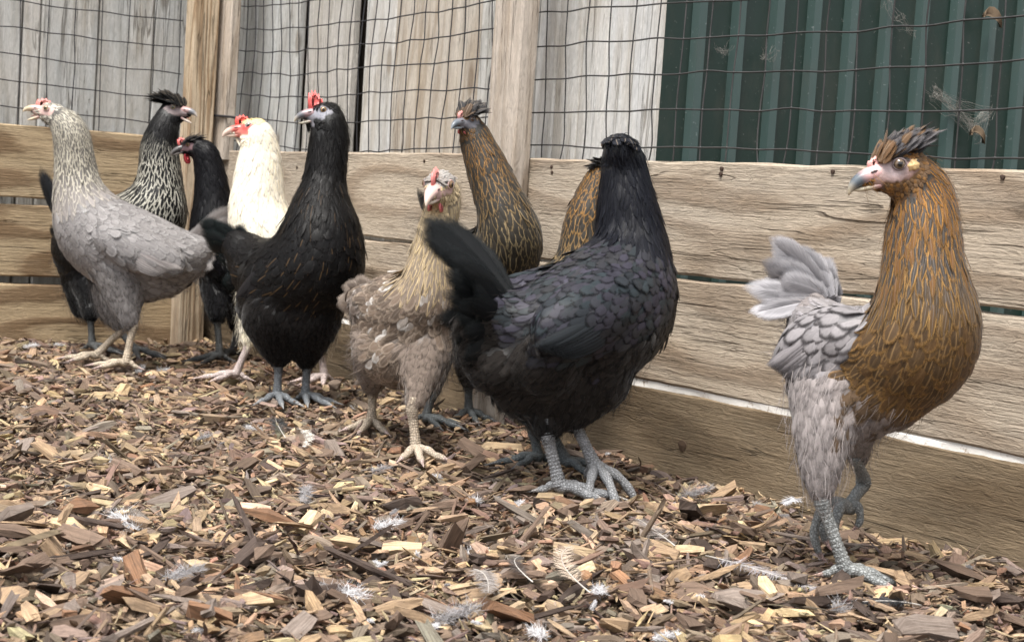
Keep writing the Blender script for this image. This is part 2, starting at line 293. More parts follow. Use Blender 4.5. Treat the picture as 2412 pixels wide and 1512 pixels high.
# palings behind
def palings(label, P, e, n, off, bounds, z0=-.05, z1=1.9, sf=sR):
    r = empty('paling_fence', P+n*off, label=label, category='fence')
    for i, (x0, x1, mat, o_) in enumerate(bounds):
        a, b = sf(x0, 150, off+o_), sf(x1, 150, off+o_)
        child_fix(board('paling', mat, r, P, e, n, a+.0011, b-.0011, z0, z1, off+o_, off+o_+.018, vert=True, seg=30, jit=.0006), r)
    return r
pr = palings('weathered vertical paling fence of grey, ridged and tan boards beside the green sheet', PR, eR, nR, .075,
        [(440, 520, M_PAL, 0), (520, 601, M_PAL, 0), (601, 648, M_PAL, .003), (648, 699, M_PAL, 0), (719, 776, M_RIDGE, -.012), (776, 826, M_RIDGE, -.014), (856, 926, M_PALW, 0), (926, 1014, M_PALT, .002),
         (1014, 1074, M_PALT, 0), (1074, 1126, M_PALT, .003), (1126, 1200, M_PAL, 0), (1200, 1262, M_PAL, .002), (1262, 1310, M_PALW, 0), (1310, 1368, M_PALW, .003), (1368, 1428, M_PALW, 0), (1428, 1490, M_PALW, .003), (1490, 1563, M_PALW, 0)])
child_fix(board('gap_shade_backing', M_DARK, pr, PR, eR, nR, sR(430, 150, .1), sR(1565, 150, .1), -.05, 1.9, .105, .115), pr)  # added dark sheet behind the palings so the gaps look shaded
pl = palings('blue grey vertical paling fence behind the yellowish board wall', PL, eL, nL, .075,
        [(-620, -480, M_PAL, 0), (-480, -340, M_PAL, .003), (-340, -200, M_PAL, 0), (-200, -50, M_PAL, .003), (-50, 50, M_PAL, 0), (50, 94, M_PALW, .003), (94, 230, M_PAL, 0), (230, 361, M_PAL, .003), (361, 450, M_PAL, 0), (450, 540, M_PAL, .002)], sf=sL)
child_fix(board('gap_shade_backing', M_DARK, pl, PL, eL, nL, -1.2, sL(470, 150, .1), -.05, 1.9, .105, .115), pl)
# green profiled sheet: starts at the end of the palings and runs away behind the wall
g0 = hit(1560, 180, PR+nR*.07, nR); g0[2] = 0; gd = nrm(np.array([.86, .36, 0])); gn = np.array([-gd[1], gd[0], 0])
gs = empty('green_metal_sheet', g0, label='dark green profiled metal sheet with pale ribs and cobwebs behind the net', category='metal sheet')
px = .0; pan = []; rib = []; wpan, wrib, hr = .040, .022, .012
for i in range(20):
    jx = rng.normal(0, .001)
    pan.append((px, px+wpan)); rib.append((px+wpan, px+wpan+wrib)); px += wpan+wrib
for nm, lst, mt in (('panel', pan, M_GREEN), ('rib', rib, M_RIB)):
    for (a, b) in lst:
        if nm == 'panel': pf = [(a-.0005, 0), (b+.0005, 0)]
        else: pf = [(a, 0), (a+.005, -hr), (b-.005, -hr), (b, 0)]
        V = []; zz = (.115, 1.9)
        for z in zz:
            for (s, o_) in pf: V.append(gd*s+gn*o_+UP*z)
            for (s, o_) in pf[::-1]: V.append(gd*s+gn*(o_+.0012)+UP*z)
        m_ = 2*len(pf); F = [(i, (i+1) % m_, m_+(i+1) % m_, m_+i) for i in range(m_)]+[tuple(range(m_-1, -1, -1)), tuple(range(m_, 2*m_))]
        ob(nm, mesh(nm, V, F, mt), gs)
# ---------------------------------------------------------------- bird net panels
def net(label, P, e, n, s0, s1, off, z0, z1, sag, seed, mat=M_NET, sp=.05, loose=0, sv=.05):
    rg_ = np.random.default_rng(seed); V = []; F = []
    ns = int((s1-s0)/sp)+1; nz = int((z1-z0)/sv)+1
    A = s0+.012+np.arange(ns)*sp; B = z0+np.arange(nz)*sv
    G = np.zeros((nz, ns, 3)); t = (A-s0)/(s1-s0)
    for j in range(nz):
        sg = sag*4*t*(1-t)*(1+.5*math.sin(j*.9+seed))+.002*np.sin(A*9+j*.5)+rg_.normal(0, .0012, ns)
        ss = A+.002*np.sin(j*.55+A*5+seed)+rg_.normal(0, .0014, ns)
        if j == 0: ss += rg_.normal(0, loose, ns)
        G[j] = P+e*ss[:, None]+n*(off+.004*np.sin(A*9+j*.7)[:, None])+UP*(B[j]-sg)[:, None]
    def strand(Q, r):
        nonlocal V, F
        q, _ = catmull(Q, 4); v, f = tubeverts(q, np.full(len(q), r), 5, True, up=n); b = len(V); V += list(v); F += [tuple(x+b for x in ff) for ff in f]
    for j in range(nz):
        row = G[j]; ends = [P+e*s0+n*off+UP*(row[0]@UP), *row, P+e*s1+n*off+UP*(row[-1]@UP)]; strand(ends, .0012)
    for i in range(ns): strand(G[:, i], .00105)
    for j in range(nz):
        for i in range(ns):
            c = G[j, i]; r = .0027; b = len(V); V += [c+e*r, c-e*r, c+UP*r*1.1, c-UP*r*1.1, c+n*r*.8, c-n*r*.8]
            F += [(b+x, b+y, b+z) for x, y, z in ((0, 2, 5), (2, 1, 5), (1, 3, 5), (3, 0, 5), (2, 0, 4), (1, 2, 4), (3, 1, 4), (0, 3, 4))]
    o = ob('bird_net', mesh('bird_net', V, F, mat, True)); o['label'] = label; o['category'] = 'net'; o['group'] = 'net panels above the boards'; return o
net('black plastic net panel above the short yellowish board wall', PL, eL, nL, -.9, sL(430, 150, .02), .034, .385, 1.3, -.004, 1, sp=.054, sv=.052)
net('black plastic net panel sagging between corner batten and grey post', PR, eR, nR, sR(530, 200, .02), sR(1175, 200, .02), .034, .365, 1.3, .012, 2, loose=.012, sp=.041, sv=.0465)
net('dusty net panel in front of the green metal sheet', PR, eR, nR, sR(1205, 200, .02), .9, .034, .366, 1.3, .006, 3, M_NETG, loose=.008, sp=.052, sv=.049)
v, f = tubeverts(*[(lambda q: (q, np.full(len(q), .0028)))(np.array([hit(455, 270, PR-nR*.004-nR*.03, nR), hit(500, 272, PR-nR*.017, nR), hit(545, 276, PR-nR*.012, nR), hit(608, 289, PR+nR*.01, nR)]))][0], 6)
ob('cable_tie', mesh('cable_tie', v, f, M_NET, True), label='black strap crossing the narrow corner batten', category='strap')
# ---------------------------------------------------------------- chickens
ROWS = np.array([0, .3, .58, .8, .94, 1.])
PROF = {'round': np.array([.35, .82, 1, .92, .62, .16]), 'lance': np.array([.45, .85, .95, .7, .36, .05]), 'long': np.array([.3, .72, .95, 1, .72, .2]), 'fluff': np.array([.4, .85, 1., .95, .75, .4])}
class Feathers:
    """collects feather cards (3 x 6 grid each, curved both ways) with colour attributes"""
    def __init__(s): s.V = []; s.UV = []; s.C = {'fc': [], 'fe': [], 'fp': [], 'fs': []}
    def add(s, p, n, d, L, Wd, prof, fc, fe, lw, sh, fs=(.5, .4, .3), droop=.0, cup=.25, curl=None, bow=None, tipw=1.):
        p = np.atleast_2d(p); m = len(p)
        if m == 0: return
        n = np.broadcast_to(n, (m, 3)); d = nrm(np.broadcast_to(d, (m, 3))); w = nrm(np.cross(n, d)); n2 = np.cross(d, w)
        L = np.broadcast_to(L, m); Wd = np.broadcast_to(Wd, m); u = np.array([-1., 0, 1.])
        pr = PROF[prof][None]*(1+rng.normal(0, .05, (m, 6)))
        hw = pr[:, :, None]*u[None, None]*(Wd/2)[:, None, None]
        v = ROWS[None, :, None]
        V = p[:, None, None]+d[:, None, None]*(L[:, None, None]*(v+0*hw))[..., None]+w[:, None, None]*hw[..., None]
        dr = -np.broadcast_to(droop, m)[:, None, None]*L[:, None, None]*v**2-cup*abs(hw)*abs(u)
        V = V+n2[:, None, None]*dr[..., None]
        if bow is not None: V = V+n2[:, None, None]*(np.broadcast_to(bow, m)[:, None, None]*4*v*(1-v)+0*hw)[..., None]
        if curl is not None: V = V+w[:, None, None]*((np.broadcast_to(curl, m)*L)[:, None, None]*v**2+0*hw)[..., None]
        s.V.append(V.reshape(-1, 3)); s.UV.append(np.stack(np.broadcast_arrays(u[None, None]+0*hw, v+0*hw), -1).reshape(-1, 2))
        rp = lambda a: np.repeat(np.broadcast_to(np.asarray(a, float), (m, 3)), 18, 0)
        s.C['fc'].append(rp(fc)); s.C['fe'].append(rp(fe)); s.C['fs'].append(rp(fs))
        s.C['fp'].append(np.repeat(np.stack([np.broadcast_to(lw, m), np.broadcast_to(sh, m), rng.random(m), np.broadcast_to(tipw, m)], 1), 18, 0))
    def strands(s, p, d, n, L, wd, fc):
        """soft filaments: single tapered strips, 4 verts rows x 2"""
        m = len(p); d = nrm(d); w = nrm(np.cross(d, n)+rng.normal(0, .3, (m, 3))); L = np.broadcast_to(L, m); wd = np.broadcast_to(wd, m)
        bend = nrm(rng.normal(0, 1, (m, 3)))*.22; vv = np.array([0, .35, .7, 1.]); ww = np.array([.8, 1, .7, .05])
        c = p[:, None]+d[:, None]*(L[:, None]*vv)[..., None]+bend[:, None]*(L[:, None]*vv**2)[..., None]
        V = np.stack([c-w[:, None]*(wd[:, None]*ww/2)[..., None], c+w[:, None]*(wd[:, None]*ww/2)[..., None]], 2)
        s.sV = getattr(s, 'sV', []); s.sC = getattr(s, 'sC', []); s.sV.append(V.reshape(-1, 3)); s.sC.append(np.repeat(np.broadcast_to(fc, (m, 3)), 8, 0))
    def build(s, name, mat, parent, **kw):
        n = sum(len(a) for a in s.V); k_ = n//18; V = list(s.V); UV = list(s.UV); C = {a: list(b) for a, b in s.C.items()}
        base = (np.arange(k_)*18)[:, None, None]; g = np.array([[r*3+c_, r*3+c_+1, r*3+c_+4, r*3+c_+3] for r in range(5) for c_ in range(2)])[None]
        Q = (base+g).reshape(-1, 4)
        if getattr(s, 'sV', None):
            sv = np.concatenate(s.sV); sc = np.concatenate(s.sC); m = len(sv)//8; V.append(sv); UV.append(np.tile(np.array([[-.4, .3], [.4, .3]]*4), (m, 1)))
            for a in ('fc', 'fe', 'fs'): C[a].append(sc)
            C['fp'].append(np.tile([[0, 0, .5, 1.]], (len(sv), 1)))
            b2 = n+(np.arange(m)*8)[:, None, None]; g2 = np.array([[r*2, r*2+1, r*2+3, r*2+2] for r in range(3)])[None]; Q = np.concatenate([Q, (b2+g2).reshape(-1, 4)])
        if not V: return None
        return ob(name, quads(name, np.concatenate(V), Q, mat, True, {a: np.concatenate(b) for a, b in C.items()}, np.concatenate(UV)), parent, **kw)
def dart(P, R, order=None):
    """poisson-disc thinning: indices of P kept so that neighbours are about R apart"""
    cell = float(R.max()); grid = {}; keep = []
    K = np.floor(P/cell).astype(int)
    nb = [(a, b, c) for a in (-1, 0, 1) for b in (-1, 0, 1) for c in (-1, 0, 1)]
    for i in range(len(P)):
        kx, ky, kz = K[i]; p = P[i]; r2 = R[i]**2; ok = True
        for a, b, c in nb:
            for jx, jy, jz in grid.get((kx+a, ky+b, kz+c), ()):
                if (p[0]-jx)**2+(p[1]-jy)**2+(p[2]-jz)**2 < r2: ok = False; break
            if not ok: break
        if ok: keep.append(i); grid.setdefault((kx, ky, kz), []).append((p[0], p[1], p[2]))
    return np.array(keep, int)
ICO = None
def ico():
    global ICO
    if ICO is None:
        b = bmesh.new(); bmesh.ops.create_icosphere(b, subdivisions=3, radius=1); b.verts.index_update()
        ICO = (np.array([v.co[:] for v in b.verts]), np.array([[v.index for v in f.verts] for f in b.faces])); b.free()
    return ICO
def union_remesh(blobs, voxel):
    """blobs: list of (centre, 3x3 axes) ellipsoids -> one continuous closed surface (verts, faces)"""
    iv, if_ = ico(); V = []; F = []; o = 0
    for c, A in blobs: V.append(iv@A+c); F.append(if_+o); o += len(iv)
    me = quads('tmp', np.concatenate(V), np.concatenate(F), M_SKIN); t = ob('tmp', me)
    m = t.modifiers.new('r', 'REMESH'); m.mode = 'VOXEL'; m.voxel_size = voxel
    dg = bpy.context.evaluated_depsgraph_get(); e = t.evaluated_get(dg).to_mesh()
    v = np.zeros(len(e.vertices)*3); e.vertices.foreach_get('co', v); v = v.reshape(-1, 3)
    f = np.zeros(len(e.loops), int); e.loops.foreach_get('vertex_index', f); f = f.reshape(-1, 4)
    t.evaluated_get(dg).to_mesh_clear(); bpy.data.objects.remove(t); bpy.data.meshes.remove(me)
    ed = np.concatenate([f[:, [0, 1]], f[:, [1, 2]], f[:, [2, 3]], f[:, [3, 0]]]); cnt = np.bincount(ed.ravel(), minlength=len(v))[:, None]
    for _ in range(5):
        s_ = np.zeros_like(v); np.add.at(s_, ed[:, 0], v[ed[:, 1]]); np.add.at(s_, ed[:, 1], v[ed[:, 0]]); v = v*.4+.6*s_/cnt
    return v, f
def lerp(a, b, t): return np.asarray(a)*(1-t)+np.asarray(b)*t
def hen(spec):
    t_ = spec; label = t_['label']; pal = t_['pal']; blackish = t_.get('gloss', False); MF = M_FEAB if blackish else M_FEA
    feet = [ground(*l['ankle'], .012) if 'lift' not in l else None for l in t_['legs']]
    D0 = t_.get('D') or float(np.mean([(p-CP)@fwd for p in feet if p is not None]))
    pt = lambda a: at(a[0], a[1], D0+a[2])
    base = t_.get('base'); fp = [p for p in feet if p is not None]; rootp = np.mean(fp, 0); rootp[2] = 0
    root = empty('hen', rootp, label=label, category='hen', group='hens in the run')
    inv = Matrix.Translation(-Vector(rootp))
    kids = []
    def part(o):
        if o is not None and o.parent == root: o.matrix_parent_inverse = inv
        return o
    # --- head frame
    hd = t_['head']; phi = math.radians(hd['phi']); De = D0+hd.get('dd', 0); eye_px = np.array(hd['eye'], float)
    def frame(pitch, roll=0):
        Fh = math.cos(phi)*r0+math.sin(phi)*np.array([0, 1., 0]); Fv = math.cos(pitch)*Fh+math.sin(pitch)*UP
        Lh = np.cross(UP, Fh); Uv = np.cross(Fv, Lh); return Fv, Lh, Uv
    pitch = math.radians(hd.get('pitch', 0)); hs = hd.get('hs', 1.)
    EYE = np.array([.004, .0148, .0035]); TIP = np.array([.0485, 0, -.0125])
    side = hd.get('side') or (1 if np.cross(UP, math.cos(phi)*r0+math.sin(phi)*np.array([0, 1., 0]))@fwd < 0 else -1)
    def place(pitch, hs):
        Fv, Lh, Uv = frame(pitch); B = np.stack([Fv, Lh, Uv]); e = EYE*[1, side, 1]*hs
        return B, at(*eye_px, De)-e@B
    if 'tip' in hd:
        tp = np.array(hd['tip'], float)
        def res(x):
            B, c = place(x[0], x[1]); return proj(c+TIP*x[1]@B)-tp
        x = np.array([pitch, hs])
        for _ in range(25):
            r = res(x); J = np.stack([(res(x+np.eye(2)[i]*1e-3)-r)/1e-3 for i in range(2)], 1); x = x-np.clip(np.linalg.lstsq(J, r, rcond=None)[0], -.2, .2)
        pitch, hs = x
    hs0 = hs; hs = float(np.clip(hs, .75, 1.3)); B, hc = place(pitch, hs)
    print('HEAD', label[:28], 'pitch %.1f hs %.2f->%.2f D0 %.2f' % (math.degrees(pitch), hs0, hs, D0))
    hl = lambda q: np.asarray(q)*hs@B+hc
    # --- body chain
    ch = t_['chain']; P = [pt(c) for c in ch]; Rr = [c[3]*(D0+c[2])/FPX*.955 for c in ch]
    P.append(hl((-.013, 0, -.004))); Rr.append(.0175*hs); nC = len(P)
    Q, us = catmull(np.concatenate([np.array(P), np.array(Rr)[:, None]], 1), 12); CPt, CR = Q[:, :3], Q[:, 3]
    CT = nrm(np.gradient(CPt, axis=0)); CT[us > nC-1.35] = B[0]
    blobs = [(c, np.eye(3)*r) for c, r in zip(CPt[::2], CR[::2])]
    creg = ['body']*len(CPt); samp = [(CPt, CR, CT, us, np.zeros(len(CPt), int))]
    for q, r in (((0, 0, 0), .0168), ((-.012, 0, -.001), .017), ((.011, 0, -.0035), .0135), ((.020, 0, -.005), .0102), ((.027, 0, -.0048), .0082), ((.0325, 0, -.0056), .0062), ((.012, 0, -.0125), .0085), ((.0, 0, -.016), .0125), ((.005, .006, -.009), .0105), ((.005, -.006, -.009), .0105), ((-.006, 0, -.013), .0125), ((.004, .0075, .0055), .0082), ((.004, -.0075, .0055), .0082)):
        blobs.append((hl(q), np.eye(3)*r*hs))
    # --- thighs and extra fluff
    for ci, c in enumerate(t_.get('thighs', [])):
        if ci < len(t_['legs']):
            l = t_['legs'][ci]; dl = (D0+l['lift'] if 'lift' in l else float((ground(*l['ankle'], .013)-CP)@fwd))+l['hock'][2]-D0; c = [(a[0], a[1], lerp(a[2], dl, k_/(len(c)-1)), a[3]) for k_, a in enumerate(c)]
        p = np.array([pt(a) for a in c]); r = np.array([a[3]*(D0+a[2])/FPX*.94 for a in c]); q, u_ = catmull(np.concatenate([p, r[:, None]], 1), 10)
        tt = -nrm(np.gradient(q[:, :3], axis=0)); samp.append((q[:, :3], q[:, 3], tt, u_/max(u_), np.full(len(q), 1)))
        blobs += [(a, np.eye(3)*b) for a, b in zip(q[::2, :3], q[::2, 3])]
    for a in t_.get('fluff', []):
        p = pt(a); r = a[3]*(D0+a[2])/FPX*.94; blobs.append((p, np.eye(3)*r)); j = np.argmin(np.linalg.norm(CPt-p, axis=1))
        samp.append((p[None], np.array([r]), nrm(CT[j]+np.array([0, 0, .5]))[None], np.array([0.]), np.array([2])))
    fw = nrm((P[min(3, nC-2)]-P[0])*[1, 1, 0]); lat = np.cross(UP, fw); midp = np.mean(P[:4], 0)
    # --- wings (near side given, far side mirrored)
    wings = []
    if 'wing' in t_:
        w = t_['wing']; s_, e_ = pt(w['sh']), pt(w['tip'])
        for mir in (0, 1):
            a, b = s_.copy(), e_.copy()
            if mir:
                a -= 2*((a-midp)@lat)*lat; b -= 2*((b-midp)@lat)*lat
            A = nrm(b-a); sd = np.sign(((a+b)/2-midp)@lat) or 1.; Nn = nrm(lat*sd-((lat*sd)@A)*A+UP*.25); Nn = nrm(Nn-(Nn@A)*A); Bv = np.cross(Nn, A); Bv *= np.sign(Bv[2]) or 1.
            hb = w['hb']*D0/FPX; ln = np.linalg.norm(b-a); c = (a+b)/2
            ax = np.stack([A*ln*.52, Bv*hb, Nn*w.get('th', .024)])
            blobs.append((c, ax)); wings.append((c, ax, A, Bv, Nn, ln, hb, mir))
    v, f = union_remesh(blobs, t_.get('voxel', .0042))
    fn = np.cross(v[f[:, 2]]-v[f[:, 0]], v[f[:, 3]]-v[f[:, 1]]); area = np.linalg.norm(fn, axis=1)/2; fn = nrm(fn)
    vn = np.zeros_like(v)
    for i in range(4): np.add.at(vn, f[:, i], fn)
    vn = nrm(vn)
    SP = np.concatenate([s[0] for s in samp]); SR = np.concatenate([s[1] for s in samp]); ST = np.concatenate([s[2] for s in samp]); SU = np.concatenate([s[3] for s in samp]); SG = np.concatenate([s[4] for s in samp])
    n0 = t_['neck0']; n1_ = nC-1.   # control index where the neck starts / head centre
    fms = hd.get('fms', 1.)
    def classify(p, n):
        sd = np.linalg.norm(p[:, None]-SP[None], axis=2)-SR[None]; j = sd.argmin(1)
        g = SG[j]; u = SU[j]; T = ST[j]; q = (p-hc)@B.T/hs
        # smooth the flow between neighbours
        wgt = np.exp(-(sd-sd.min(1, keepdims=True))/.008); T = nrm((wgt[..., None]*ST[None]).sum(1))
        reg = np.where(g == 1, 4, np.where(g == 2, 0 if t_.get('fab') else 3, 0))                # 0 body 1 neck 2 head 3 fluff 4 thigh 5 wing
        hdist = np.linalg.norm(q-np.array([-.004, 0, -.003]), axis=1)
        u = np.where(g == 2, 2., u)
        reg = np.where((g == 0) & (u > n0), 1, reg); reg = np.where((hdist < .0225) | (q[:, 0] > .006) & (hdist < .034), 2, reg)
        wi = np.full(len(p), -1)
        for i, (c, ax, A, Bv, Nn, ln, hb, mir) in enumerate(wings):
            l = (p-c); e = np.stack([l@A/(ln*.52), l@Bv/hb, l@Nn/np.linalg.norm(ax[2])], 1); m = ((e**2).sum(1) < 1.3) & (n@Nn > .1) & (reg != 2) & (reg != 1)
            reg = np.where(m, 5, reg); wi = np.where(m, i, wi)
        dors = nrm(UP-(T@UP)[:, None]*T); dn = (n*dors).sum(1)
        reg = np.where((reg == 0) & (u < t_.get('fl_u', 2.2)) & (dn < t_.get('fl_dn', -.35)), 3, reg)
        fl = -T; 
        for i, wgg in enumerate(wings): fl = np.where((wi == i)[:, None], wgg[2]-.15*wgg[3], fl)
        fl = fl+np.where(reg == 3, 1., 0)[:, None]*np.array([0, 0, -.45])
        fl = nrm(fl-(fl*n).sum(1, keepdims=True)*n)
        fm = ((q[:, 0]-.006-.008*(1-fms))**2/(.0195*fms)**2+(q[:, 2]+.0012)**2/(.0098*fms)**2 < 1) & (hdist < .036) | (q[:, 0] > .019) & (hdist < .038)
        fm &= q[:, 2] < .0085
        return reg, u, fl, dn, q, fm
    # body surface colours
    reg, u, fl, dn, q, fm = classify(v, vn)
    un = np.clip((u-n0)/(n1_-n0), 0, 1)
    colr = pal(reg, u, un, dn, q, v, rng.random(len(v)))[0]*t_.get('under', .7); fc_ = np.asarray(hd.get('face', (.5, .25, .2)))
    colr = np.where((fm & (reg == 2))[:, None], fc_, colr); 
    if 'face2' in hd:
        m2 = np.clip(1-np.linalg.norm((q-[.008, 0, .000])*[1, .2, 1.1], axis=1)/.016, 0, 1)*1.6
        colr = np.where((fm & (reg == 2))[:, None], lerp(colr, np.asarray(hd['face2'])[None], np.clip(m2, 0, 1)[:, None]), colr)
    part(ob('body', quads('body', v, f, M_SKIN, True, {'col': colr}), root))
    # --- feathers
    ns = int(t_.get('cand', 60000)); ii = rng.choice(len(f), ns, p=area/area.sum()); ab = rng.random((ns, 2))[..., None]
    p = lerp(lerp(v[f[ii, 0]], v[f[ii, 1]], ab[:, 0]), lerp(v[f[ii, 3]], v[f[ii, 2]], ab[:, 0]), ab[:, 1]); n = nrm(vn[f[ii]].mean(1))
    reg, u, fl, dn, q, fm = classify(p, n); un = np.clip((u-n0)/(n1_-n0), 0, 1)
    sc = t_.get('fs', 1.)
    rad = np.select([reg == 0, reg == 1, reg == 2, reg == 3, reg == 4, reg == 5], [.0062+0*un, (.0046-.0018*un)*np.where(un < .6, t_.get('nw', 1.), 1.), .0023+0*un, .0066+0*un, .0054+0*un, .0070+0*un])*sc
    ok = ~(fm & (reg == 2)); ok &= p[:, 2] > .02
    idx = np.nonzero(ok)[0]; idx = idx[dart(p[idx], rad[idx])]
    p, n, reg, u, un, fl, dn, q = (a[idx] for a in (p, n, reg, u, un, fl, dn, q))
    rn = rng.random(len(p)); fc, fe, lw, sh, fs = pal(reg, u, un, dn, q, p, rn)
    jit = rng.normal(0, .13, len(p))[:, None]*np.cross(n, fl); fl = nrm(fl+jit)
    fc = fc*rng.normal(1, t_.get('var', .12), len(p))[:, None].clip(.6, 1.5); fe = fe*rng.normal(1, .08, len(p))[:, None].clip(.6, 1.4)
    kd = KDTree(len(v))
    for i_, c_ in enumerate(v): kd.insert(c_, i_)
    kd.balance()
    def near(a): return np.array([kd.find(x)[1] for x in a], int)
    def add(F_, m, L, Wd, prof, lift, **kw):
        if not m.any(): return
        L = np.broadcast_to(L, len(p))[m]*rng.normal(1, .1, m.sum()).clip(.7, 1.3)*sc; Wd = np.broadcast_to(Wd, len(p))[m]*rng.normal(1, .08, m.sum()).clip(.7, 1.3)*sc
        tip = p[m]+fl[m]*L[:, None]; ht = np.tan(np.radians((rng.normal(lift, 1.1, m.sum()).clip(2, 20)*np.where(rng.random(m.sum()) < t_.get('ruffle', .03), rng.uniform(1.4, 2.4, m.sum()), 1.))))*L
        for _ in range(2):
            j = near(tip); tip = v[j]+vn[j]*ht[:, None]+((tip-v[j])-((tip-v[j])*vn[j]).sum(1, keepdims=True)*vn[j])
        d_ = tip-p[m]; mid = p[m]+d_*.5; j = near(mid); sd = ((mid-v[j])*vn[j]).sum(1)
        F_.add(p[m]-n[m]*.0012, n[m], d_, np.linalg.norm(d_, axis=1), Wd, prof, fc[m], fe[m], lw[m], sh[m], fs[m], bow=np.clip(ht*.55+.0012-sd, -.001, .01), **kw)
    Fb, Fn, Fh, Fl, Fw = Feathers(), Feathers(), Feathers(), Feathers(), Feathers()
    add(Fb, reg == 0, .028, .0165, 'round', 5)
    add(Fn, reg == 1, .040-.020*un, (.0082-.0034*un)*np.where(un < .6, t_.get('nw', 1.)*1.08, 1.), 'lance', 3.4, tipw=t_.get('tipw', .75))
    add(Fh, reg == 2, .0075, .0042, 'lance', 12)
    add(Fl, reg == 3, .028, .019, 'fluff', 7); add(Fl, reg == 4, .024, .015, 'fluff', 5)
    m = (reg == 3) | (reg == 4)
    if m.any():
        rep = 4; pp = np.repeat(p[m], rep, 0)+rng.normal(0, .004, (m.sum()*rep, 3)); nn = np.repeat(n[m], rep, 0); ff = np.repeat(fl[m], rep, 0)
        Fl.strands(pp+nn*.002, ff+nn*.13+rng.normal(0, .16, pp.shape), nn, rng.uniform(.010, .021, len(pp))*sc, rng.uniform(.0003, .0006, len(pp)), np.repeat(fc[m]*1.0, rep, 0))
    for F_, rg_i, cnt, Lf in ((Fb, 0, 1, .011), (Fn, 1, 1, .018)):
        m = reg == rg_i
        if t_.get('fine') and m.any():
            pp = np.repeat(p[m], cnt, 0)+rng.normal(0, .003, (m.sum()*cnt, 3)); j = near(pp); pp = v[j]+vn[j]*.0020; ff = np.repeat(fl[m], cnt, 0); mixc = rng.random((len(pp), 1))
            F_.strands(pp, ff+vn[j]*.06+rng.normal(0, .08, pp.shape), vn[j], rng.uniform(.6, 1.2, len(pp))*Lf*sc, rng.uniform(.00025, .00045, len(pp)), np.repeat(fc[m], cnt, 0)*(1-.6*mixc)+np.repeat(fe[m], cnt, 0)*.6*mixc)
    add(Fw, reg == 5, .030, .0172, 'round', 4)
    part(Fb.build('body_plumage', MF, root, kind='stuff')); part(Fn.build('neck_plumage', MF, root, kind='stuff')); part(Fh.build('head_plumage', MF, root, kind='stuff'))
    part(Fl.build('fluff_plumage', M_DOWN, root, kind='stuff')); wo = part(Fw.build('wing_coverts', MF, root, kind='stuff'))
    def card(name, par, P0, P1, bow, Nn, wd, c0, c1, lw=.2, shaft=.5, fsc=(.4, .36, .3), seg=10, prof='long'):
        """one long feather from quill P0 to tip P1, bowed by vector bow, facing Nn"""
        t = np.linspace(0, 1, seg); c = lerp(np.asarray(P0)[None], np.asarray(P1)[None], t[:, None])+np.asarray(bow)[None]*(4*t*(1-t))[:, None]
        T = nrm(np.gradient(c, axis=0)); w = nrm(np.cross(Nn, T)); n2 = np.cross(T, w); h = np.interp(t, ROWS, PROF[prof])*wd/2; uu = np.array([-1, -.5, 0, .5, 1.])
        h = h*(1+rng.normal(0, .03, seg)); V = c[:, None]+w[:, None]*(h[:, None]*uu)[..., None]-n2[:, None]*(.22*h[:, None]*uu**2)[..., None]
        Qd = [(i*5+j, i*5+j+1, i*5+j+6, i*5+j+5) for i in range(seg-1) for j in range(4)]; m = seg*5; rp = lambda a: np.tile(np.asarray(a, float), (m, 1))
        me = quads(name, V.reshape(-1, 3), Qd, MF, True, {'fc': rp(c0), 'fe': rp(c1), 'fs': rp(fsc), 'fp': rp((lw, shaft, rng.random(), 1.))}, np.stack(np.meshgrid(uu, t), -1).reshape(-1, 2))
        o = ob(name, me, par); 
        if par == root: part(o)
        return o
    # flight feathers along the lower rear edge of each wing
    for (c, ax, A, Bv, Nn, ln, hb, mir) in wings:
        fcw, few = t_['flight']
        for i in range(9):
            b = .05-.85*i/8; th_ = np.linalg.norm(ax[2]); 
            r_ = c+A*ln*(-.08+.015*i)+Bv*hb*b+Nn*(th_*math.sqrt(max(.05, 1-b*b))*.98-.002); e_ = c+A*ln*(t_.get('fl_len', .62)-.022*i)+Bv*hb*(b*.55-.12)+Nn*th_*(.22+.03*(8-i))
            card('flight_feather', root, r_, e_, Nn*.006-Bv*.004, Nn+Bv*.12+rng.normal(0, .05, 3), .0145, np.asarray(fcw)*rng.uniform(.85, 1.15), few, .18, .5, np.asarray(fcw)*1.5)
    # tail
    for (x0, y0, d0, x1, y1, d1_, wd, bowpx) in t_.get('tail', []):
        P0, P1 = pt((x0, y0, d0)), pt((x1, y1, d1_)); tt = nrm(P1-P0); fac = t_.get('tailN', lat); fac = nrm(fac*(np.sign(fac@-fwd) or 1)+rng.normal(0, t_.get('tj', .22), 3)); P0 = P0+fac*rng.normal(0, .006); P1 = P1+fac*rng.normal(0, .012)
        bw = nrm(np.cross(tt, fac)); bw = bw*(np.sign(bw[2]) or 1)*bowpx*D0/FPX
        fcw, few = t_['tailcol']; card('tail_feather', root, P0, P1, bw, fac, wd*1.2, np.asarray(fcw)*rng.uniform(.8, 1.2), few, .22, .5, np.asarray(fcw)*1.7)
    # --- head parts
    def col_ob(name, V, F, mat, c, par=root, smooth=True):
        me = mesh(name, V, F, mat, smooth); a = me.color_attributes.new('col', 'FLOAT_COLOR', 'POINT'); c = np.asarray(c, np.float32); c = np.broadcast_to(c, (len(V), 3)) if c.ndim == 1 else c
        a.data.foreach_set('color', np.concatenate([c, np.ones((len(V), 1), np.float32)], 1).astype(np.float32).ravel()); o = ob(name, me, par)
        if par == root: part(o)
        return o
    op = hd.get('open', 0.)
    bc = hd.get('beak', ((.25, .24, .23), (.7, .6, .45)))
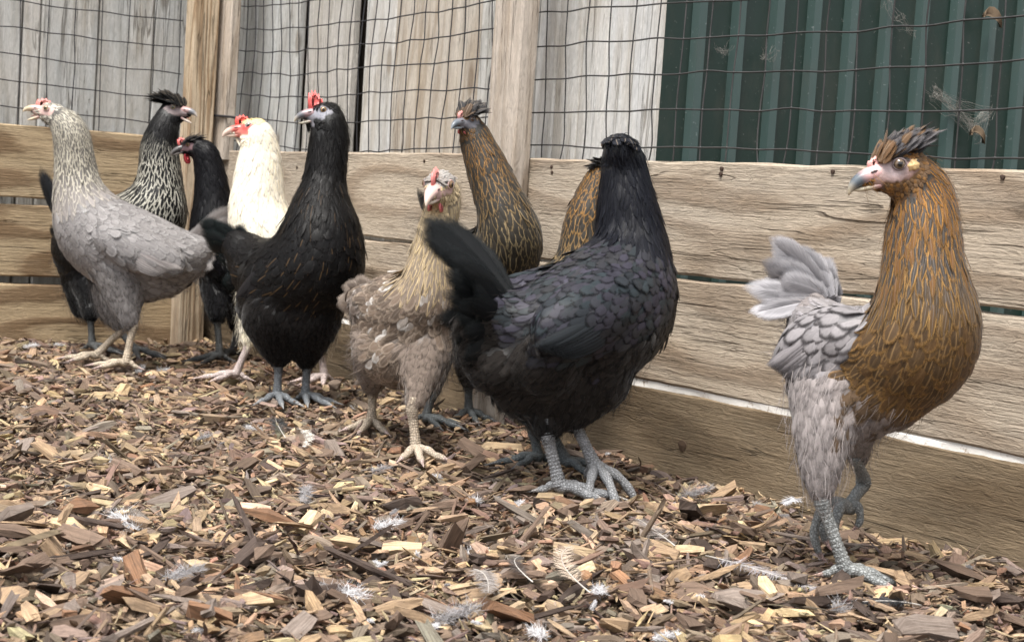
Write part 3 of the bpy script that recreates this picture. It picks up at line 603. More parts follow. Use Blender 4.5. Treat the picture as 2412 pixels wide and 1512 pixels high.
    cup_ = np.array([(.013, 0, -.0005), (.022, 0, -.0008), (.031, 0, -.0018), (.039, 0, -.0042), (.045, 0, -.0082), (.0487, 0, -.0135)]); rup = np.array([(.0098, .0080), (.0090, .0076), (.0074, .0066), (.0052, .0052), (.0030, .0034), (.0005, .0007)])
    ao = math.radians(op*.35); rot = lambda q, a: np.stack([(q[:, 0]-.01)*math.cos(a)-(q[:, 2]+.006)*math.sin(a)+.01, q[:, 1], (q[:, 0]-.01)*math.sin(a)+(q[:, 2]+.006)*math.cos(a)-.006], 1)
    qq, uq = catmull(np.concatenate([rot(cup_, ao), rup], 1), 4); V, F = tubeverts(qq[:, :3], qq[:, 3:], 12); tcol = np.append(np.repeat(uq/uq.max(), 12), [0, 1])[:, None]
    bcol = lerp(np.asarray(hd.get('cere', bc[0]))[None], np.asarray(bc[0])[None], np.clip((tcol-.36)*6, 0, 1)); bcol = lerp(bcol, np.asarray(bc[1])[None], np.clip(tcol*3-2, 0, 1))
    col_ob('upper_beak', hl(V), F, M_HORN, bcol)
    clo = np.array([(.012, 0, -.0098), (.022, 0, -.0108), (.030, 0, -.0112), (.037, 0, -.0112), (.0435, 0, -.0108)]); rlo = np.array([(.0088, .0042), (.0074, .0036), (.0055, .003), (.0036, .0022), (.0006, .0006)])
    qq, uq = catmull(np.concatenate([rot(clo, -math.radians(op)), rlo], 1), 4); V, F = tubeverts(qq[:, :3], qq[:, 3:], 12); tcol = np.append(np.repeat(uq/uq.max(), 12), [0, 1])[:, None]
    bl = lerp(np.asarray(hd.get('cere', bc[0]))[None], np.asarray(bc[1])[None]*.8+np.asarray(bc[0])[None]*.2, np.clip((tcol-.25)*4, 0, 1)); col_ob('lower_beak', hl(V), F, M_HORN, bl)
    if op > 5:
        V, F = tubeverts(np.array([(.014, 0, -.007), (.024, 0, -.0085), (.034, 0, -.0098)]), np.array([(.005, .0015), (.004, .0013), (.0008, .0005)]), 8); col_ob('tongue', hl(rot(V, -math.radians(op*.5))), F, M_COMB, (.55, .22, .2))
    iv, if_ = ico()
    for s_ in (1, -1):
        col_ob('nostril', hl(iv*[.0036, .0012, .0011]+np.array([.0245, s_*.0077, .0018])), if_, M_HORN, (.06, .04, .04))
        # eye: lens-like ball with pupil, iris, dark rim; lids as a ring
        ax = nrm(np.array([.28, s_, .10])); d_ = iv@ax; cc = np.where((d_ > .90)[:, None], (.004, .004, .004), np.where((d_ > .60)[:, None], hd.get('iris', (.30, .17, .07)), (.02, .015, .012)))
        ce = EYE*[1, s_, 1]-ax*.0016; eb = np.concatenate([iv]); eo = col_ob('eye', hl(eb*.0056+ce), if_, M_EYE, cc)
        tg = nrm(np.cross(ax, [0, 0, 1.])); tu = np.cross(tg, ax); a = np.linspace(0, 2*np.pi, 20); ring = ce+ax*.0026+np.outer(np.cos(a)*.0058, tg)+np.outer(np.sin(a)*.0048, tu)
        V, F = tubeverts(ring, np.full(20, .0009), 6, False, up=ax); col_ob('eyelid', hl(V), F, M_SKIN, np.asarray(hd.get('lid', hd.get('face', (.5, .25, .2)))), par=eo)
    def slab(name, poly, thick, c, y=0., tilt=0., x0=0.):
        """comb / wattle: outline in head (x,z), lens-thick solid"""
        poly = np.array(poly); k_ = len(poly); cen = poly.mean(0); V = []
        for sgn, sc_ in ((-1, 1.), (-1, .55), (1, .55), (1, 1.)):
            pp = cen+(poly-cen)*sc_; yy = y+sgn*thick*(.25 if sc_ == 1. else .5); V += [(a, yy+tilt*(b-poly[0][1]), b) for a, b in pp]
        F = []
        for a, b in ((0, 1), (2, 3), (3, 0)):
            F += [(a*k_+i, a*k_+(i+1) % k_, b*k_+(i+1) % k_, b*k_+i) for i in range(k_)]
        V += [(cen[0], y-thick*.55, cen[1]), (cen[0], y+thick*.55, cen[1])]; F += [(4*k_, k_+(i+1) % k_, k_+i) for i in range(k_)]+[(4*k_+1, 2*k_+i, 2*k_+(i+1) % k_) for i in range(k_)]
        return col_ob(name, hl(np.array(V)), F, M_COMB, c)
    if 'comb' in hd:
        hgt, cc, x_b, x_f = hd['comb']; top = []
        nsp = 5
        for i in range(nsp*2+1):
            t = i/(nsp*2); x = x_f+(x_b-x_f)*t; z = .007+.006*(1-abs(2*t-1))*.5+(hgt*(.35+.65*math.sin(math.pi*min(1, .25+t*.75))) if i % 2 else hgt*.72*math.sin(math.pi*min(1, .2+t*.8))*(.45+.55))
            top.append((x, z))
        bot = [(x_b, .006), ((x_b+x_f)/2, .006), (x_f, .0005)]
        slab('comb', top+bot, .0042, cc)
    if 'wattle' in hd:
        wl_, cw = hd['wattle']; a = np.linspace(0, 2*np.pi, 14, endpoint=False)
        for s_ in (1, -1): slab('wattle', [(.013+.0065*math.cos(x)*(1-.2*math.sin(x)), -.0135-wl_*.5+wl_*.55*math.sin(x)) for x in a], .003, cw, y=s_*.0065, tilt=-s_*.15)
    if 'lobe' in hd: 
        for s_ in (1, -1): col_ob('ear_tuft', hl(iv*[.0058, .003, .0052]*(1+.12*np.sin(iv*9).sum(1))[:, None]+np.array([-.0095, s_*.0150, -.001])), if_, M_SKIN, hd['lobe'])
    if 'crest' in hd:
        cr_ = hd['crest']; m = int(cr_['n']*2.2); Fc = Feathers(); a = rng.uniform(-1, 1, (m, 2)); ro = np.stack([.002+a[:, 0]*.016, a[:, 1]*.0115, .0135-.004*a[:, 1]**2-.003*a[:, 0]**2], 1)
        dr = np.stack([-.85+.25*a[:, 0]+rng.normal(0, .16, m)+cr_.get('fx', 0), a[:, 1]*cr_.get('lat', .35)+rng.normal(0, .13, m), np.full(m, cr_.get('up', .7))*1.05+.1*a[:, 0]+rng.normal(0, .15, m)], 1)
        pc = hl(ro); dc = nrm(dr)@B; nn = nrm((np.array([0., 0, 1])-.2*dr)@B+.3*(ro@B)/.01)
        cs = np.asarray(cr_['cols']); ci = np.where(a[:, 0] > cr_.get('front', 9), len(cs)-1, rng.integers(0, max(1, len(cs)-(1 if 'front' in cr_ else 0)), m))
        Fc.add(pc, nn, dc, cr_['L']*hs*rng.uniform(.6, 1.1, m)*(1-.25*a[:, 0]), .0125*hs*cr_.get('w', 1.)*rng.uniform(.7, 1.2, m), 'round', cs[ci]*rng.uniform(.7, 1.3, (m, 1)), cs[ci]*1.25, .25, .25, droop=rng.uniform(.28, .6, m), curl=rng.normal(0, .15, m))
        part(Fc.build('crest', MF, root, kind='stuff'))
    # --- legs
    lc = np.asarray(t_['legcol']); lsc = t_.get('ls', 1.)
    for li, l in enumerate(t_['legs']):
        if 'lift' in l: an = at(*l['ankle'], D0+l['lift'])
        else: an = ground(*l['ankle'], .013)
        Da = (an-CP)@fwd; hk = at(l['hock'][0], l['hock'][1], Da+l['hock'][2]); top = at(l['top'][0], l['top'][1], Da+l['top'][2]) if 'top' in l else hk+np.array([0, 0, .03])
        k_ = 22; t = np.linspace(0, 1, k_); Pc = catmull(np.stack([top, hk, lerp(hk, an, .5), an]), 22)[0]; tt = np.linspace(0, 1, len(Pc))
        R_ = np.interp(tt, [0, .28, .36, .5, .75, .92, 1], [.004, .0075, .0082, .0062, .0060, .0072, .0085])*lsc; R_ = R_*(1+.07*((np.arange(len(Pc)) % 3)-1))
        V, F = tubeverts(Pc, R_, 12, True, up=(1, .2, 0)); lo = col_ob('leg', V, F, M_LEG, lc)
        fa = math.radians(l['phi']); fx = math.cos(fa)*r0+math.sin(fa)*np.array([0, 1., 0]); fy = np.cross(UP, fx)
        for ang, ln in ((0, .062), (38, .050), (-38, .050), (172, .024)):
            a = math.radians(ang+rng.normal(0, 4)); dv = math.cos(a)*fx+math.sin(a)*fy; ln = ln*lsc
            if 'curl' in l: ctl = [an, an+dv*ln*.35+UP*.004, an+dv*ln*.55-UP*ln*.35, an+dv*ln*.45-UP*ln*.75, an+dv*ln*.25-UP*ln*.98]
            elif 'lift' in l: ctl = [an, an+dv*ln*.3-UP*.004, an+dv*ln*.6-UP*ln*.25, an+dv*ln*.85-UP*ln*.55, an+dv*ln-UP*ln*.75]
            else:
                g = an*1.; ctl = [an-UP*.001, an+dv*ln*.3+UP*.000, an+dv*ln*.58-UP*.005, an+dv*ln*.84-UP*.007, an+dv*(ln+.010)-UP*.011]
            qq, uq = catmull(np.array(ctl), 6); m = len(qq); tt = np.linspace(0, 1, m)
            R_ = np.interp(tt, [0, .2, .45, .72, .8, .84, 1], [.0072, .0056, .0050, .0044, .0042, .0022, .0004])*lsc*(.85 if abs(ang) > 100 else 1); R_ = R_*(1+.10*np.sin(tt*22))
            V, F = tubeverts(qq, R_, 8, True, up=(.3, .2, 1)); tc_ = np.append(np.repeat(tt, 8), [0, 1])[:, None]
            o = col_ob('toe', V, F, M_LEG, np.where(tc_ > .8, np.asarray(t_.get('claw', (.55, .42, .38))), lc[None]), par=lo)
    return root
# ---------------------------------------------------------------- plumage palettes: pal(region, u, neck position, dorsal, head coords, point, random)
def mk(n, c): return np.tile(np.asarray(c, float), (n, 1))
def setc(a, m, c): a[m] = np.asarray(c, float)
def pal_of(body, bedge, blw, neck=None, nedge=None, nlw=.2, head=None, hedge=None, fluff=None, wing=None, wedge=None, wlw=.15, thigh=None, shaft=0., shaftc=(.4, .3, .2), breast=None, brlw=.2, bredge=None, extra=None):
    neck = neck or body; nedge = nedge or bedge; head = head or neck; hedge = hedge or head; fluff = fluff or body; wing = wing or body; wedge = wedge or bedge; thigh = thigh or fluff
    def pal(reg, u, un, dn, q, p, rn):
        n = len(reg); fc = mk(n, body); fe = mk(n, bedge); lw = np.full(n, blw); sh = np.full(n, shaft); fs = mk(n, shaftc)
        if breast is not None:
            m = (reg == 0) & (dn < .25) & (u > 1.6); setc(fc, m, breast); setc(fe, m, bredge); lw[m] = brlw
        m = reg == 1; setc(fc, m, neck); setc(fe, m, nedge); lw[m] = nlw
        m = reg == 2; setc(fc, m, head); setc(fe, m, hedge); lw[m] = .3; sh[m] = 0
        m = reg == 3; setc(fc, m, fluff); setc(fe, m, np.asarray(fluff)*1.08); lw[m] = .15; sh[m] = 0
        m = reg == 4; setc(fc, m, thigh); setc(fe, m, np.asarray(thigh)*1.08); lw[m] = .15; sh[m] = 0
        m = reg == 5; setc(fc, m, wing); setc(fe, m, wedge); lw[m] = wlw
        if extra: extra(reg, u, un, dn, q, p, rn, fc, fe, lw, sh, fs)
        return fc, fe, lw, sh, fs
    return pal
BLK = (.0055, .0055, .006); BLK2 = (.010, .010, .011)
def x1(reg, u, un, dn, q, p, rn, fc, fe, lw, sh, fs):      # grey hen: barred head, cream-laced hackle
    m = reg == 2; fc[m] = np.where((rn[m] > .45)[:, None], (.10, .09, .08), (.55, .52, .44)); fe[m] = (.52, .49, .42)
    m = (reg == 1); lw[m] = .20+.16*un[m]; b = un[m][:, None]; fc[m] = lerp((.215, .195, .185), (.095, .088, .08), np.clip(b*2.2, 0, 1)); fe[m] = lerp((.34, .31, .28), (.58, .54, .44), np.clip(b*2.2, 0, 1))
    m = (reg == 0) & (rn > .95); fc[m] = (.27, .26, .255); fe[m] = (.33, .32, .315)
p1 = pal_of((.18, .169, .167), (.24, .228, .225), .2, fluff=(.215, .202, .198), wing=(.175, .165, .164), wedge=(.24, .229, .227), thigh=(.17, .158, .154), shaft=.25, shaftc=(.3, .28, .26), extra=x1)
def xl(c_lo, c_hi, fade, bl=.15):                                    # dark centres, pale lacing that fades towards the head
    def f(reg, u, un, dn, q, p, rn, fc, fe, lw, sh, fs):
        m = reg == 1; t = np.clip((un[m]-fade[0])/(fade[1]-fade[0]), 0, 1)[:, None]; fe[m] = lerp(c_lo, c_hi, t)
        m = (reg == 0) & ~((dn < .3) & (u > 1.7)); fe[m] = BLK2; m = (reg == 0) & (dn < .3) & (u > 1.7); fe[m] = c_lo; lw[m] = bl
    return f
p2 = pal_of(BLK, BLK2, .15, nedge=(.52, .50, .42), nlw=.22, head=BLK, extra=xl((.52, .50, .43), (.02, .02, .02), (.55, .75)))
p3 = pal_of((.004, .004, .005), (.007, .007, .009), .2)
def x4(reg, u, un, dn, q, p, rn, fc, fe, lw, sh, fs):
    m = rn > .6; fc[m] = fc[m]*np.array([1.0, .975, .90])
    m = reg == 2; fc[m] = np.where((q[m][:, 2] > .004)[:, None], (.80, .64, .33), (.82, .74, .58)); fe[m] = fc[m]*1.04
p4 = pal_of((.74, .69, .575), (.78, .735, .64), .3, neck=(.74, .68, .555), nedge=(.78, .73, .63), nlw=.3, extra=x4)
def x5(reg, u, un, dn, q, p, rn, fc, fe, lw, sh, fs):
    m = (reg == 0) & (dn < .3) & (u > 1.5) | (reg == 1) & (un < .35); sh[m] = np.where(rn[m] > .82, .4, 0.)
p5 = pal_of((.0048, .0045, .0045), (.009, .008, .008), .2, fluff=(.0060, .0048, .0044), shaftc=(.17, .10, .045), extra=x5)
def x6(reg, u, un, dn, q, p, rn, fc, fe, lw, sh, fs):
    m = (reg == 1); t = np.clip(un[m]*1.5, 0, 1)[:, None]; fc[m] = lerp((.16, .125, .10), (.30, .24, .16), t); fe[m] = lerp((.42, .32, .19), (.56, .43, .24), t); lw[m] = .30
    m = reg == 2; tp = q[m][:, 2] > .006; fc[m] = np.where(tp[:, None], (.27, .25, .23), (.50, .38, .22)); fe[m] = np.where(tp[:, None], (.34, .32, .30), (.6, .48, .3))
    m = ((reg == 0) | (reg == 5)) & (rn > .90); fc[m] = (.30, .265, .235); fe[m] = (.50, .47, .44); lw[m] = .2
    m = (reg == 3) & (rn > .8); fc[m] *= 1.8; fe[m] *= 1.6
    m = ((reg == 0) | (reg == 5)) & (rn < .35); fc[m] *= .62; fe[m] *= .75
p6 = pal_of((.125, .09, .066), (.25, .195, .15), .2, fluff=(.195, .148, .115), wing=(.12, .094, .078), wedge=(.28, .235, .205), thigh=(.17, .135, .112), shaft=.2, shaftc=(.24, .2, .17), extra=x6)
p7 = pal_of((.016, .015, .013), (.40, .29, .13), .16, neck=(.022, .018, .013), nedge=(.42, .22, .05), nlw=.13, head=(.035, .028, .022), hedge=(.16, .085, .03), fluff=(.05, .043, .038), wing=BLK, wedge=BLK2, extra=xl((.26, .20, .11), (.27, .135, .035), (.15, .6), .10))
def x9(reg, u, un, dn, q, p, rn, fc, fe, lw, sh, fs):  # slate sheen on back and wings painted into the feather colours
    m = (reg == 0) & (dn > -.2); s_ = 1.15*np.array([(.026, .026, .031), (.033, .031, .042), (.026, .026, .029), (.021, .025, .028)])[(rn[m]*4).astype(int)]; fc[m] = s_; fe[m] = s_*.55; lw[m] = .12
    m = (reg == 5); s_ = 1.15*np.array([(.024, .025, .030), (.020, .026, .030), (.029, .028, .037), (.019, .022, .026)])[(rn[m]*4).astype(int)]; fc[m] = s_; fe[m] = s_*.5; lw[m] = .12
p9 = pal_of((.009, .009, .011), (.006, .006, .007), .15, neck=(.0058, .0062, .009), nedge=(.010, .011, .016), nlw=.25, head=(.007, .008, .011), hedge=(.012, .013, .017), fluff=(.0165, .0138, .0122), wing=(.02, .024, .03), thigh=(.008, .007, .0066), extra=x9)
def x10(reg, u, un, dn, q, p, rn, fc, fe, lw, sh, fs):
    m = reg == 1; t = np.clip(un[m]*1.35, 0, 1)[:, None]; ce = np.where((rn[m]+.25*dn[m] > .42)[:, None], (.036, .029, .023), (.15, .068, .017)); fc[m] = lerp((.085, .052, .024), ce, np.clip(t*3, 0, 1)); fe[m] = lerp((.33, .195, .065), (.40, .18, .03), t)*np.where(rn[m] > .3, .85, .5)[:, None]; lw[m] = .15+.16*t[:, 0]; sh[m] = .2
    gold = (reg == 0) & ((dn < .42) & (u > 2.0) | (u > 4.1)); fc[gold] = np.where((rn[gold] > .3)[:, None], (.062, .036, .016), (.088, .047, .018)); fe[gold] = (.20, .11, .036); lw[gold] = .09; sh[gold] = np.where(rn[gold] > .4, .4, .1); fs[gold] = (.34, .21, .09)
    m = (reg == 0) & ~gold; fc[m] = (.205, .19, .19); fe[m] = (.32, .30, .31); lw[m] = .14
    m = reg == 2; o_ = (q[m][:, 2] > .0055) & (q[m][:, 0] > -.012); fc[m] = np.where(o_[:, None], np.where((rn[m] > .5)[:, None], (.06, .05, .045), (.20, .095, .03)), np.where((rn[m] > .5)[:, None], (.20, .10, .032), (.12, .07, .035))); fe[m] = fc[m]*1.2
    zt, zb = at(2100, 930, 1.46)[2], at(2100, 1035, 1.46)[2]; xl_, xr_ = at(1940, 950, 1.46)[0], at(2080, 950, 1.46)[0]
    pr2 = np.clip((p[:, 2]-zb)/(zt-zb), 0, 1)*np.clip((p[:, 0]-xl_)/(xr_-xl_), 0, 1); m = ((reg == 3) | (reg == 4)) & (rn < pr2); fc[m] = (.095, .062, .038); fe[m] = (.16, .10, .05)
    m = ((reg == 3) | (reg == 4)) & ~m; fc[m] = lerp(fc[m], (.15, .115, .095), (.6*pr2[m])[:, None]); fe[m] = fc[m]*1.1
p10 = pal_of((.20, .185, .185), (.3, .285, .29), .15, fluff=(.255, .228, .222), wing=(.23, .215, .22), wedge=(.06, .054, .056), wlw=.17, thigh=(.26, .232, .225), shaft=.2, shaftc=(.32, .3, .3), extra=x10)  # dark wing edges: grey feather margins plus painted shade between feathers
RED = (.62, .07, .06); PINK = (.70, .30, .27)
# ---------------------------------------------------------------- the ten hens (positions read off the photograph, distances from the feet on the ground)
hen(dict(nw=1.15, tipw=.95, fl_len=.5, fine=True, label='grey hen with cream barred neck and open pale beak, standing side on', pal=p1, neck0=3.6, legcol=(.60, .50, .38), fl_dn=-.45,
    chain=[(470, 590, .0, 34), (400, 608, 0, 78), (305, 590, 0, 106), (228, 545, 0, 97), (190, 470, 0, 66), (180, 415, 0, 53), (174, 360, -.005, 47), (163, 308, -.01, 42)],
    head=dict(eye=(108, 255), tip=(54, 269), phi=188, open=22, dd=-.02, comb=(.014, (.66, .25, .22), -.012, .026), face=(.56, .37, .33), face2=(.6, .42, .38), beak=((.60, .47, .32), (.68, .58, .42)), cere=(.6, .4, .35), iris=(.32, .25, .13)),
    wing=dict(sh=(222, 548, -.075), tip=(436, 632, -.06), hb=50, th=.022), flight=((.21, .19, .185), (.27, .25, .24)),
    thighs=[[(285, 650, -.03, 60), (295, 715, -.03, 40), (306, 765, -.03, 19)], [(265, 660, .03, 55), (262, 715, .03, 38), (283, 768, .03, 18)]], fluff=[(390, 640, 0, 62), (345, 655, 0, 60)],
    legs=[dict(top=(302, 735, 0), hock=(313, 766, .0), ankle=(297, 853), phi=176), dict(top=(272, 735, 0), hock=(287, 774, 0), ankle=(228, 836), phi=184)],
    tail=[(400, 590, .0, x, y, .0, .027, b) for x, y, b in ((545, 478, -8), (548, 492, -8), (545, 508, -6), (540, 525, -4), (532, 545, -2), (526, 566, 0), (520, 590, 2), (512, 612, 3), (500, 632, 4), (485, 652, 4), (468, 668, 4))], tailcol=((.20, .18, .172), (.28, .26, .25))))
hen(dict(nw=1.3, tipw=.85, label='black crested hen with white laced neck, beak open to the right, behind the grey hen', pal=p2, gloss=True, neck0=2.7, legcol=(.10, .105, .105), claw=(.2, .2, .2), D=2.96, cand=40000,
    chain=[(168, 570, .02, 46), (210, 590, .01, 84), (285, 560, 0, 98), (352, 515, -.02, 88), (374, 455, -.02, 62), (376, 400, -.02, 52), (376, 345, -.02, 46), (388, 300, -.02, 36)],
    head=dict(eye=(408, 253), tip=(463, 281), phi=-18, open=20, dd=-.03, face=(.22, .17, .17), beak=((.16, .165, .18), (.6, .5, .42)), cere=(.4, .24, .23), iris=(.24, .2, .12), crest=dict(n=130, L=.034, up=.8, fx=.0, w=1.3, cols=[(.006, .006, .0065), (.010, .010, .010)])),
    thighs=[[(205, 640, 0, 50), (213, 700, 0, 34), (213, 748, 0, 18)], [(250, 640, 0, 50), (252, 700, 0, 32), (252, 748, 0, 16)], [(175, 620, .02, 42), (185, 690, .02, 32), (190, 735, .02, 20)]],
    legs=[dict(top=(213, 715, 0), hock=(213, 746, .0), ankle=(217, 812), phi=-20), dict(top=(250, 715, 0), hock=(257, 750, 0), ankle=(318, 822), phi=-25)],
    tail=[(165, 560, .02, 98, 392, .03, .028, -6), (165, 560, .02, 112, 405, .03, .028, -6), (160, 570, .02, 112, 470, .03, .028, -5), (160, 580, .02, 118, 530, .02, .026, -5), (170, 590, .02, 128, 585, .02, .024, -3), (180, 610, .02, 145, 640, .02, .024, -3)], tailcol=((.010, .011, .013), (.014, .015, .017))))
hen(dict(label='small black hen with tufted head and red wattles, between the post and the cream hen', pal=p3, gloss=True, neck0=2.6, legcol=(.075, .08, .082), claw=(.15, .15, .15), cand=40000,
    chain=[(640, 610, -.03, 40), (600, 630, -.02, 70), (548, 610, 0, 84), (512, 560, -.01, 68), (502, 495, -.01, 50), (499, 447, -.01, 42), (492, 395, -.01, 36), (482, 360, -.01, 31)],
    head=dict(eye=(442, 341), tip=(420, 356), phi=205, dd=-.02, comb=(.016, (.66, .16, .15), -.002, .024), wattle=(.028, (.5, .05, .06)), face=(.2, .12, .13), beak=((.08, .075, .075), (.25, .22, .2)), crest=dict(n=50, L=.030, up=.45, cols=[(.010, .010, .011), (.014, .014, .015)])),
    thighs=[[(515, 660, 0, 50), (512, 710, 0, 34), (510, 750, 0, 18)], [(555, 670, 0, 50), (556, 720, 0, 34), (558, 770, 0, 18)]],
    legs=[dict(top=(511, 720, 0), hock=(511, 751, .0), ankle=(518, 838), phi=210), dict(top=(556, 740, 0), hock=(558, 771, 0), ankle=(549, 828), phi=215)]))
hen(dict(label='cream white hen with red face looking left past the black hen', pal=p4, neck0=2.4, legcol=(.60, .50, .47), claw=(.7, .55, .5), cand=50000, var=.04, under=.95,
    chain=[(790, 590, .0, 40), (745, 630, .01, 66), (680, 620, .01, 84), (628, 560, 0, 84), (608, 500, 0, 72), (608, 450, 0, 64), (610, 400, 0, 57), (612, 352, 0, 48), (608, 322, -.005, 40)],
    head=dict(eye=(586, 296), tip=(524, 323), phi=192, dd=-.02, comb=(.014, (.68, .10, .08), -.004, .026), wattle=(.016, (.6, .1, .09)), face=(.66, .25, .20), face2=(.64, .07, .06), beak=((.66, .48, .40), (.72, .58, .48)), cere=(.60, .13, .11), iris=(.33, .30, .27), lid=(.5, .42, .4)),
    thighs=[[(610, 700, 0, 50), (595, 760, 0, 34), (586, 808, 0, 18)], [(745, 720, .0, 50), (752, 780, .0, 34), (757, 828, .0, 18)]],
    legs=[dict(top=(588, 780, 0), hock=(585, 812, .0), ankle=(556, 880), phi=190), dict(top=(756, 800, 0), hock=(757, 832, 0), ankle=(764, 886), phi=235)]))
hen(dict(fine=True, ruffle=.05, label='tall black hen with upright red comb and tan flecked breast, head turned left', pal=p5, gloss=True, neck0=4.0, legcol=(.20, .215, .23), claw=(.3, .3, .3), fl_dn=-.5, fl_u=2.4,
    chain=[(560, 580, .06, 40), (612, 630, .04, 72), (678, 668, .01, 118), (735, 640, -.02, 124), (755, 570, -.03, 104), (757, 500, -.02, 76), (763, 440, -.01, 55), (770, 382, -.005, 50), (776, 325, 0, 49), (774, 292, 0, 44)],
    head=dict(eye=(762, 259), tip=(694, 288), phi=203, open=7, dd=-.02, comb=(.027, (.68, .13, .12), -.002, .024), wattle=(.024, (.6, .06, .06)), face=(.22, .215, .24), face2=(.26, .26, .3), beak=((.13, .13, .145), (.58, .52, .40)), cere=(.36, .24, .25), iris=(.30, .18, .08)),
    wing=dict(sh=(700, 560, -.06), tip=(575, 690, -.02), hb=52, th=.022), flight=((.012, .011, .012), (.018, .017, .018)),
    thighs=[[(650, 745, -.02, 85), (655, 800, -.02, 55), (656, 852, -.02, 20)], [(725, 745, -.02, 85), (724, 805, -.02, 50), (723, 856, -.02, 20)]], fluff=[(625, 715, .01, 72), (690, 740, 0, 88)],
    legs=[dict(top=(656, 825, 0), hock=(656, 858, .0), ankle=(653, 930), phi=-75), dict(top=(723, 828, 0), hock=(723, 863, 0), ankle=(719, 930), phi=-40)],
    tail=[(590, 610, .05, 465, 525, .06, .028, 6), (585, 605, .06, 480, 522, .07, .028, 8), (590, 600, .05, 505, 528, .07, .028, 8), (595, 600, .05, 540, 533, .06, .028, 6), (590, 620, .05, 472, 545, .06, .028, 6), (590, 630, .05, 488, 570, .06, .028, 5), (590, 640, .05, 505, 600, .06, .028, 5), (595, 650, .04, 525, 635, .05, .028, 4), (600, 660, .04, 545, 660, .05, .028, 3)], tailcol=((.006, .007, .0075), (.007, .010, .010))))
hen(dict(fab=True, fine=True, label='brown dappled hen with cream neck and pink comb facing straight ahead', pal=p6, neck0=3.8, legcol=(.58, .48, .37), fl_dn=-.8, fl_u=1.2,
    chain=[(838, 702, .07, 24), (885, 722, .05, 62), (950, 740, .01, 106), (990, 728, -.02, 88), (1008, 670, -.03, 66), (1014, 610, -.03, 52), (1024, 555, -.03, 46), (1040, 505, -.03, 44), (1046, 465, -.03, 42)],
    head=dict(eye=(1060, 435), phi=-104, pitch=-14, hs=1.12, fms=.62, side=1, dd=-.06, comb=(.015, (.68, .22, .20), -.006, .026), wattle=(.013, (.62, .16, .16)), face=(.60, .40, .36), beak=((.62, .46, .40), (.72, .62, .5)), cere=(.64, .42, .38), iris=(.2, .12, .06), crest=dict(n=60, L=.010, up=.3, fx=-.2, w=.7, cols=[(.17, .155, .145), (.21, .19, .175)])),
    wing=dict(sh=(985, 700, .06), tip=(835, 760, .06), hb=45, th=.02), flight=((.15, .12, .10), (.2, .17, .15)),
    thighs=[[(890, 830, 0, 66), (880, 880, 0, 42), (877, 918, 0, 18)], [(1000, 830, -.03, 66), (988, 905, -.04, 38), (973, 962, -.04, 19)]], fluff=[(880, 800, .02, 60), (945, 835, -.01, 88), (1000, 810, -.02, 66)],
    legs=[dict(top=(878, 890, 0), hock=(878, 922, .0), ankle=(875, 993), phi=-95), dict(top=(974, 935, 0), hock=(971, 966, 0), ankle=(980, 1055), phi=-72)],
    tail=[(870, 710, .06, 792, 700, .1, .026, 4), (870, 705, .06, 800, 690, .1, .026, 4), (875, 700, .06, 815, 678, .1, .026, 4), (875, 720, .05, 795, 720, .09, .026, 3), (880, 730, .05, 803, 738, .08, .026, 2), (890, 690, .05, 835, 665, .1, .025, 3)], tailcol=((.11, .084, .066), (.18, .145, .12))))
hen(dict(nw=1.35, tipw=.85, label='crested black hen with gold laced neck and chest, in front of the grey post', pal=p7, neck0=2.6, legcol=(.085, .095, .098), claw=(.15, .15, .15), gloss=False, D=2.32,
    chain=[(1030, 600, .03, 40), (1085, 630, .0, 72), (1150, 615, -.07, 88), (1198, 575, -.13, 84), (1190, 510, -.14, 68), (1168, 450, -.135, 58), (1147, 395, -.13, 51), (1127, 345, -.125, 43), (1117, 318, -.125, 38)],
    head=dict(eye=(1112, 281), tip=(1064, 304), phi=236, dd=-.145, comb=(.010, (.6, .28, .26), .004, .028), wattle=(.010, (.62, .17, .16)), face=(.13, .125, .14), beak=((.12, .14, .16), (.3, .34, .36)), cere=(.16, .16, .18), iris=(.12, .06, .03), lobe=(.5, .38, .24), crest=dict(n=150, L=.034, up=.95, fx=.1, front=.86, w=1.2, cols=[(.015, .014, .015), (.024, .022, .022), (.06, .036, .02)])),
    thighs=[[(1060, 720, 0, 55), (1030, 830, 0, 45), (1018, 930, 0, 18)], [(1120, 720, 0, 60), (1106, 830, 0, 46), (1104, 905, 0, 18)]], fluff=[(1222, 595, -.13, 58), (1090, 720, .0, 80), (1140, 700, -.05, 80)],
    legs=[dict(top=(1022, 890, 0), hock=(1018, 930, .0), ankle=(1003, 982), phi=-25), dict(top=(1104, 880, 0), hock=(1103, 908, 0), ankle=(1104, 968), phi=-75)],
    tail=[(1050, 590, .03, 984, 440, .04, .03, -5), (1055, 590, .03, 1000, 436, .04, .03, -5), (1050, 600, .03, 980, 470, .04, .03, -5), (1050, 610, .03, 980, 510, .04, .03, -5)], tailcol=((.006, .006, .0065), (.010, .010, .010))))
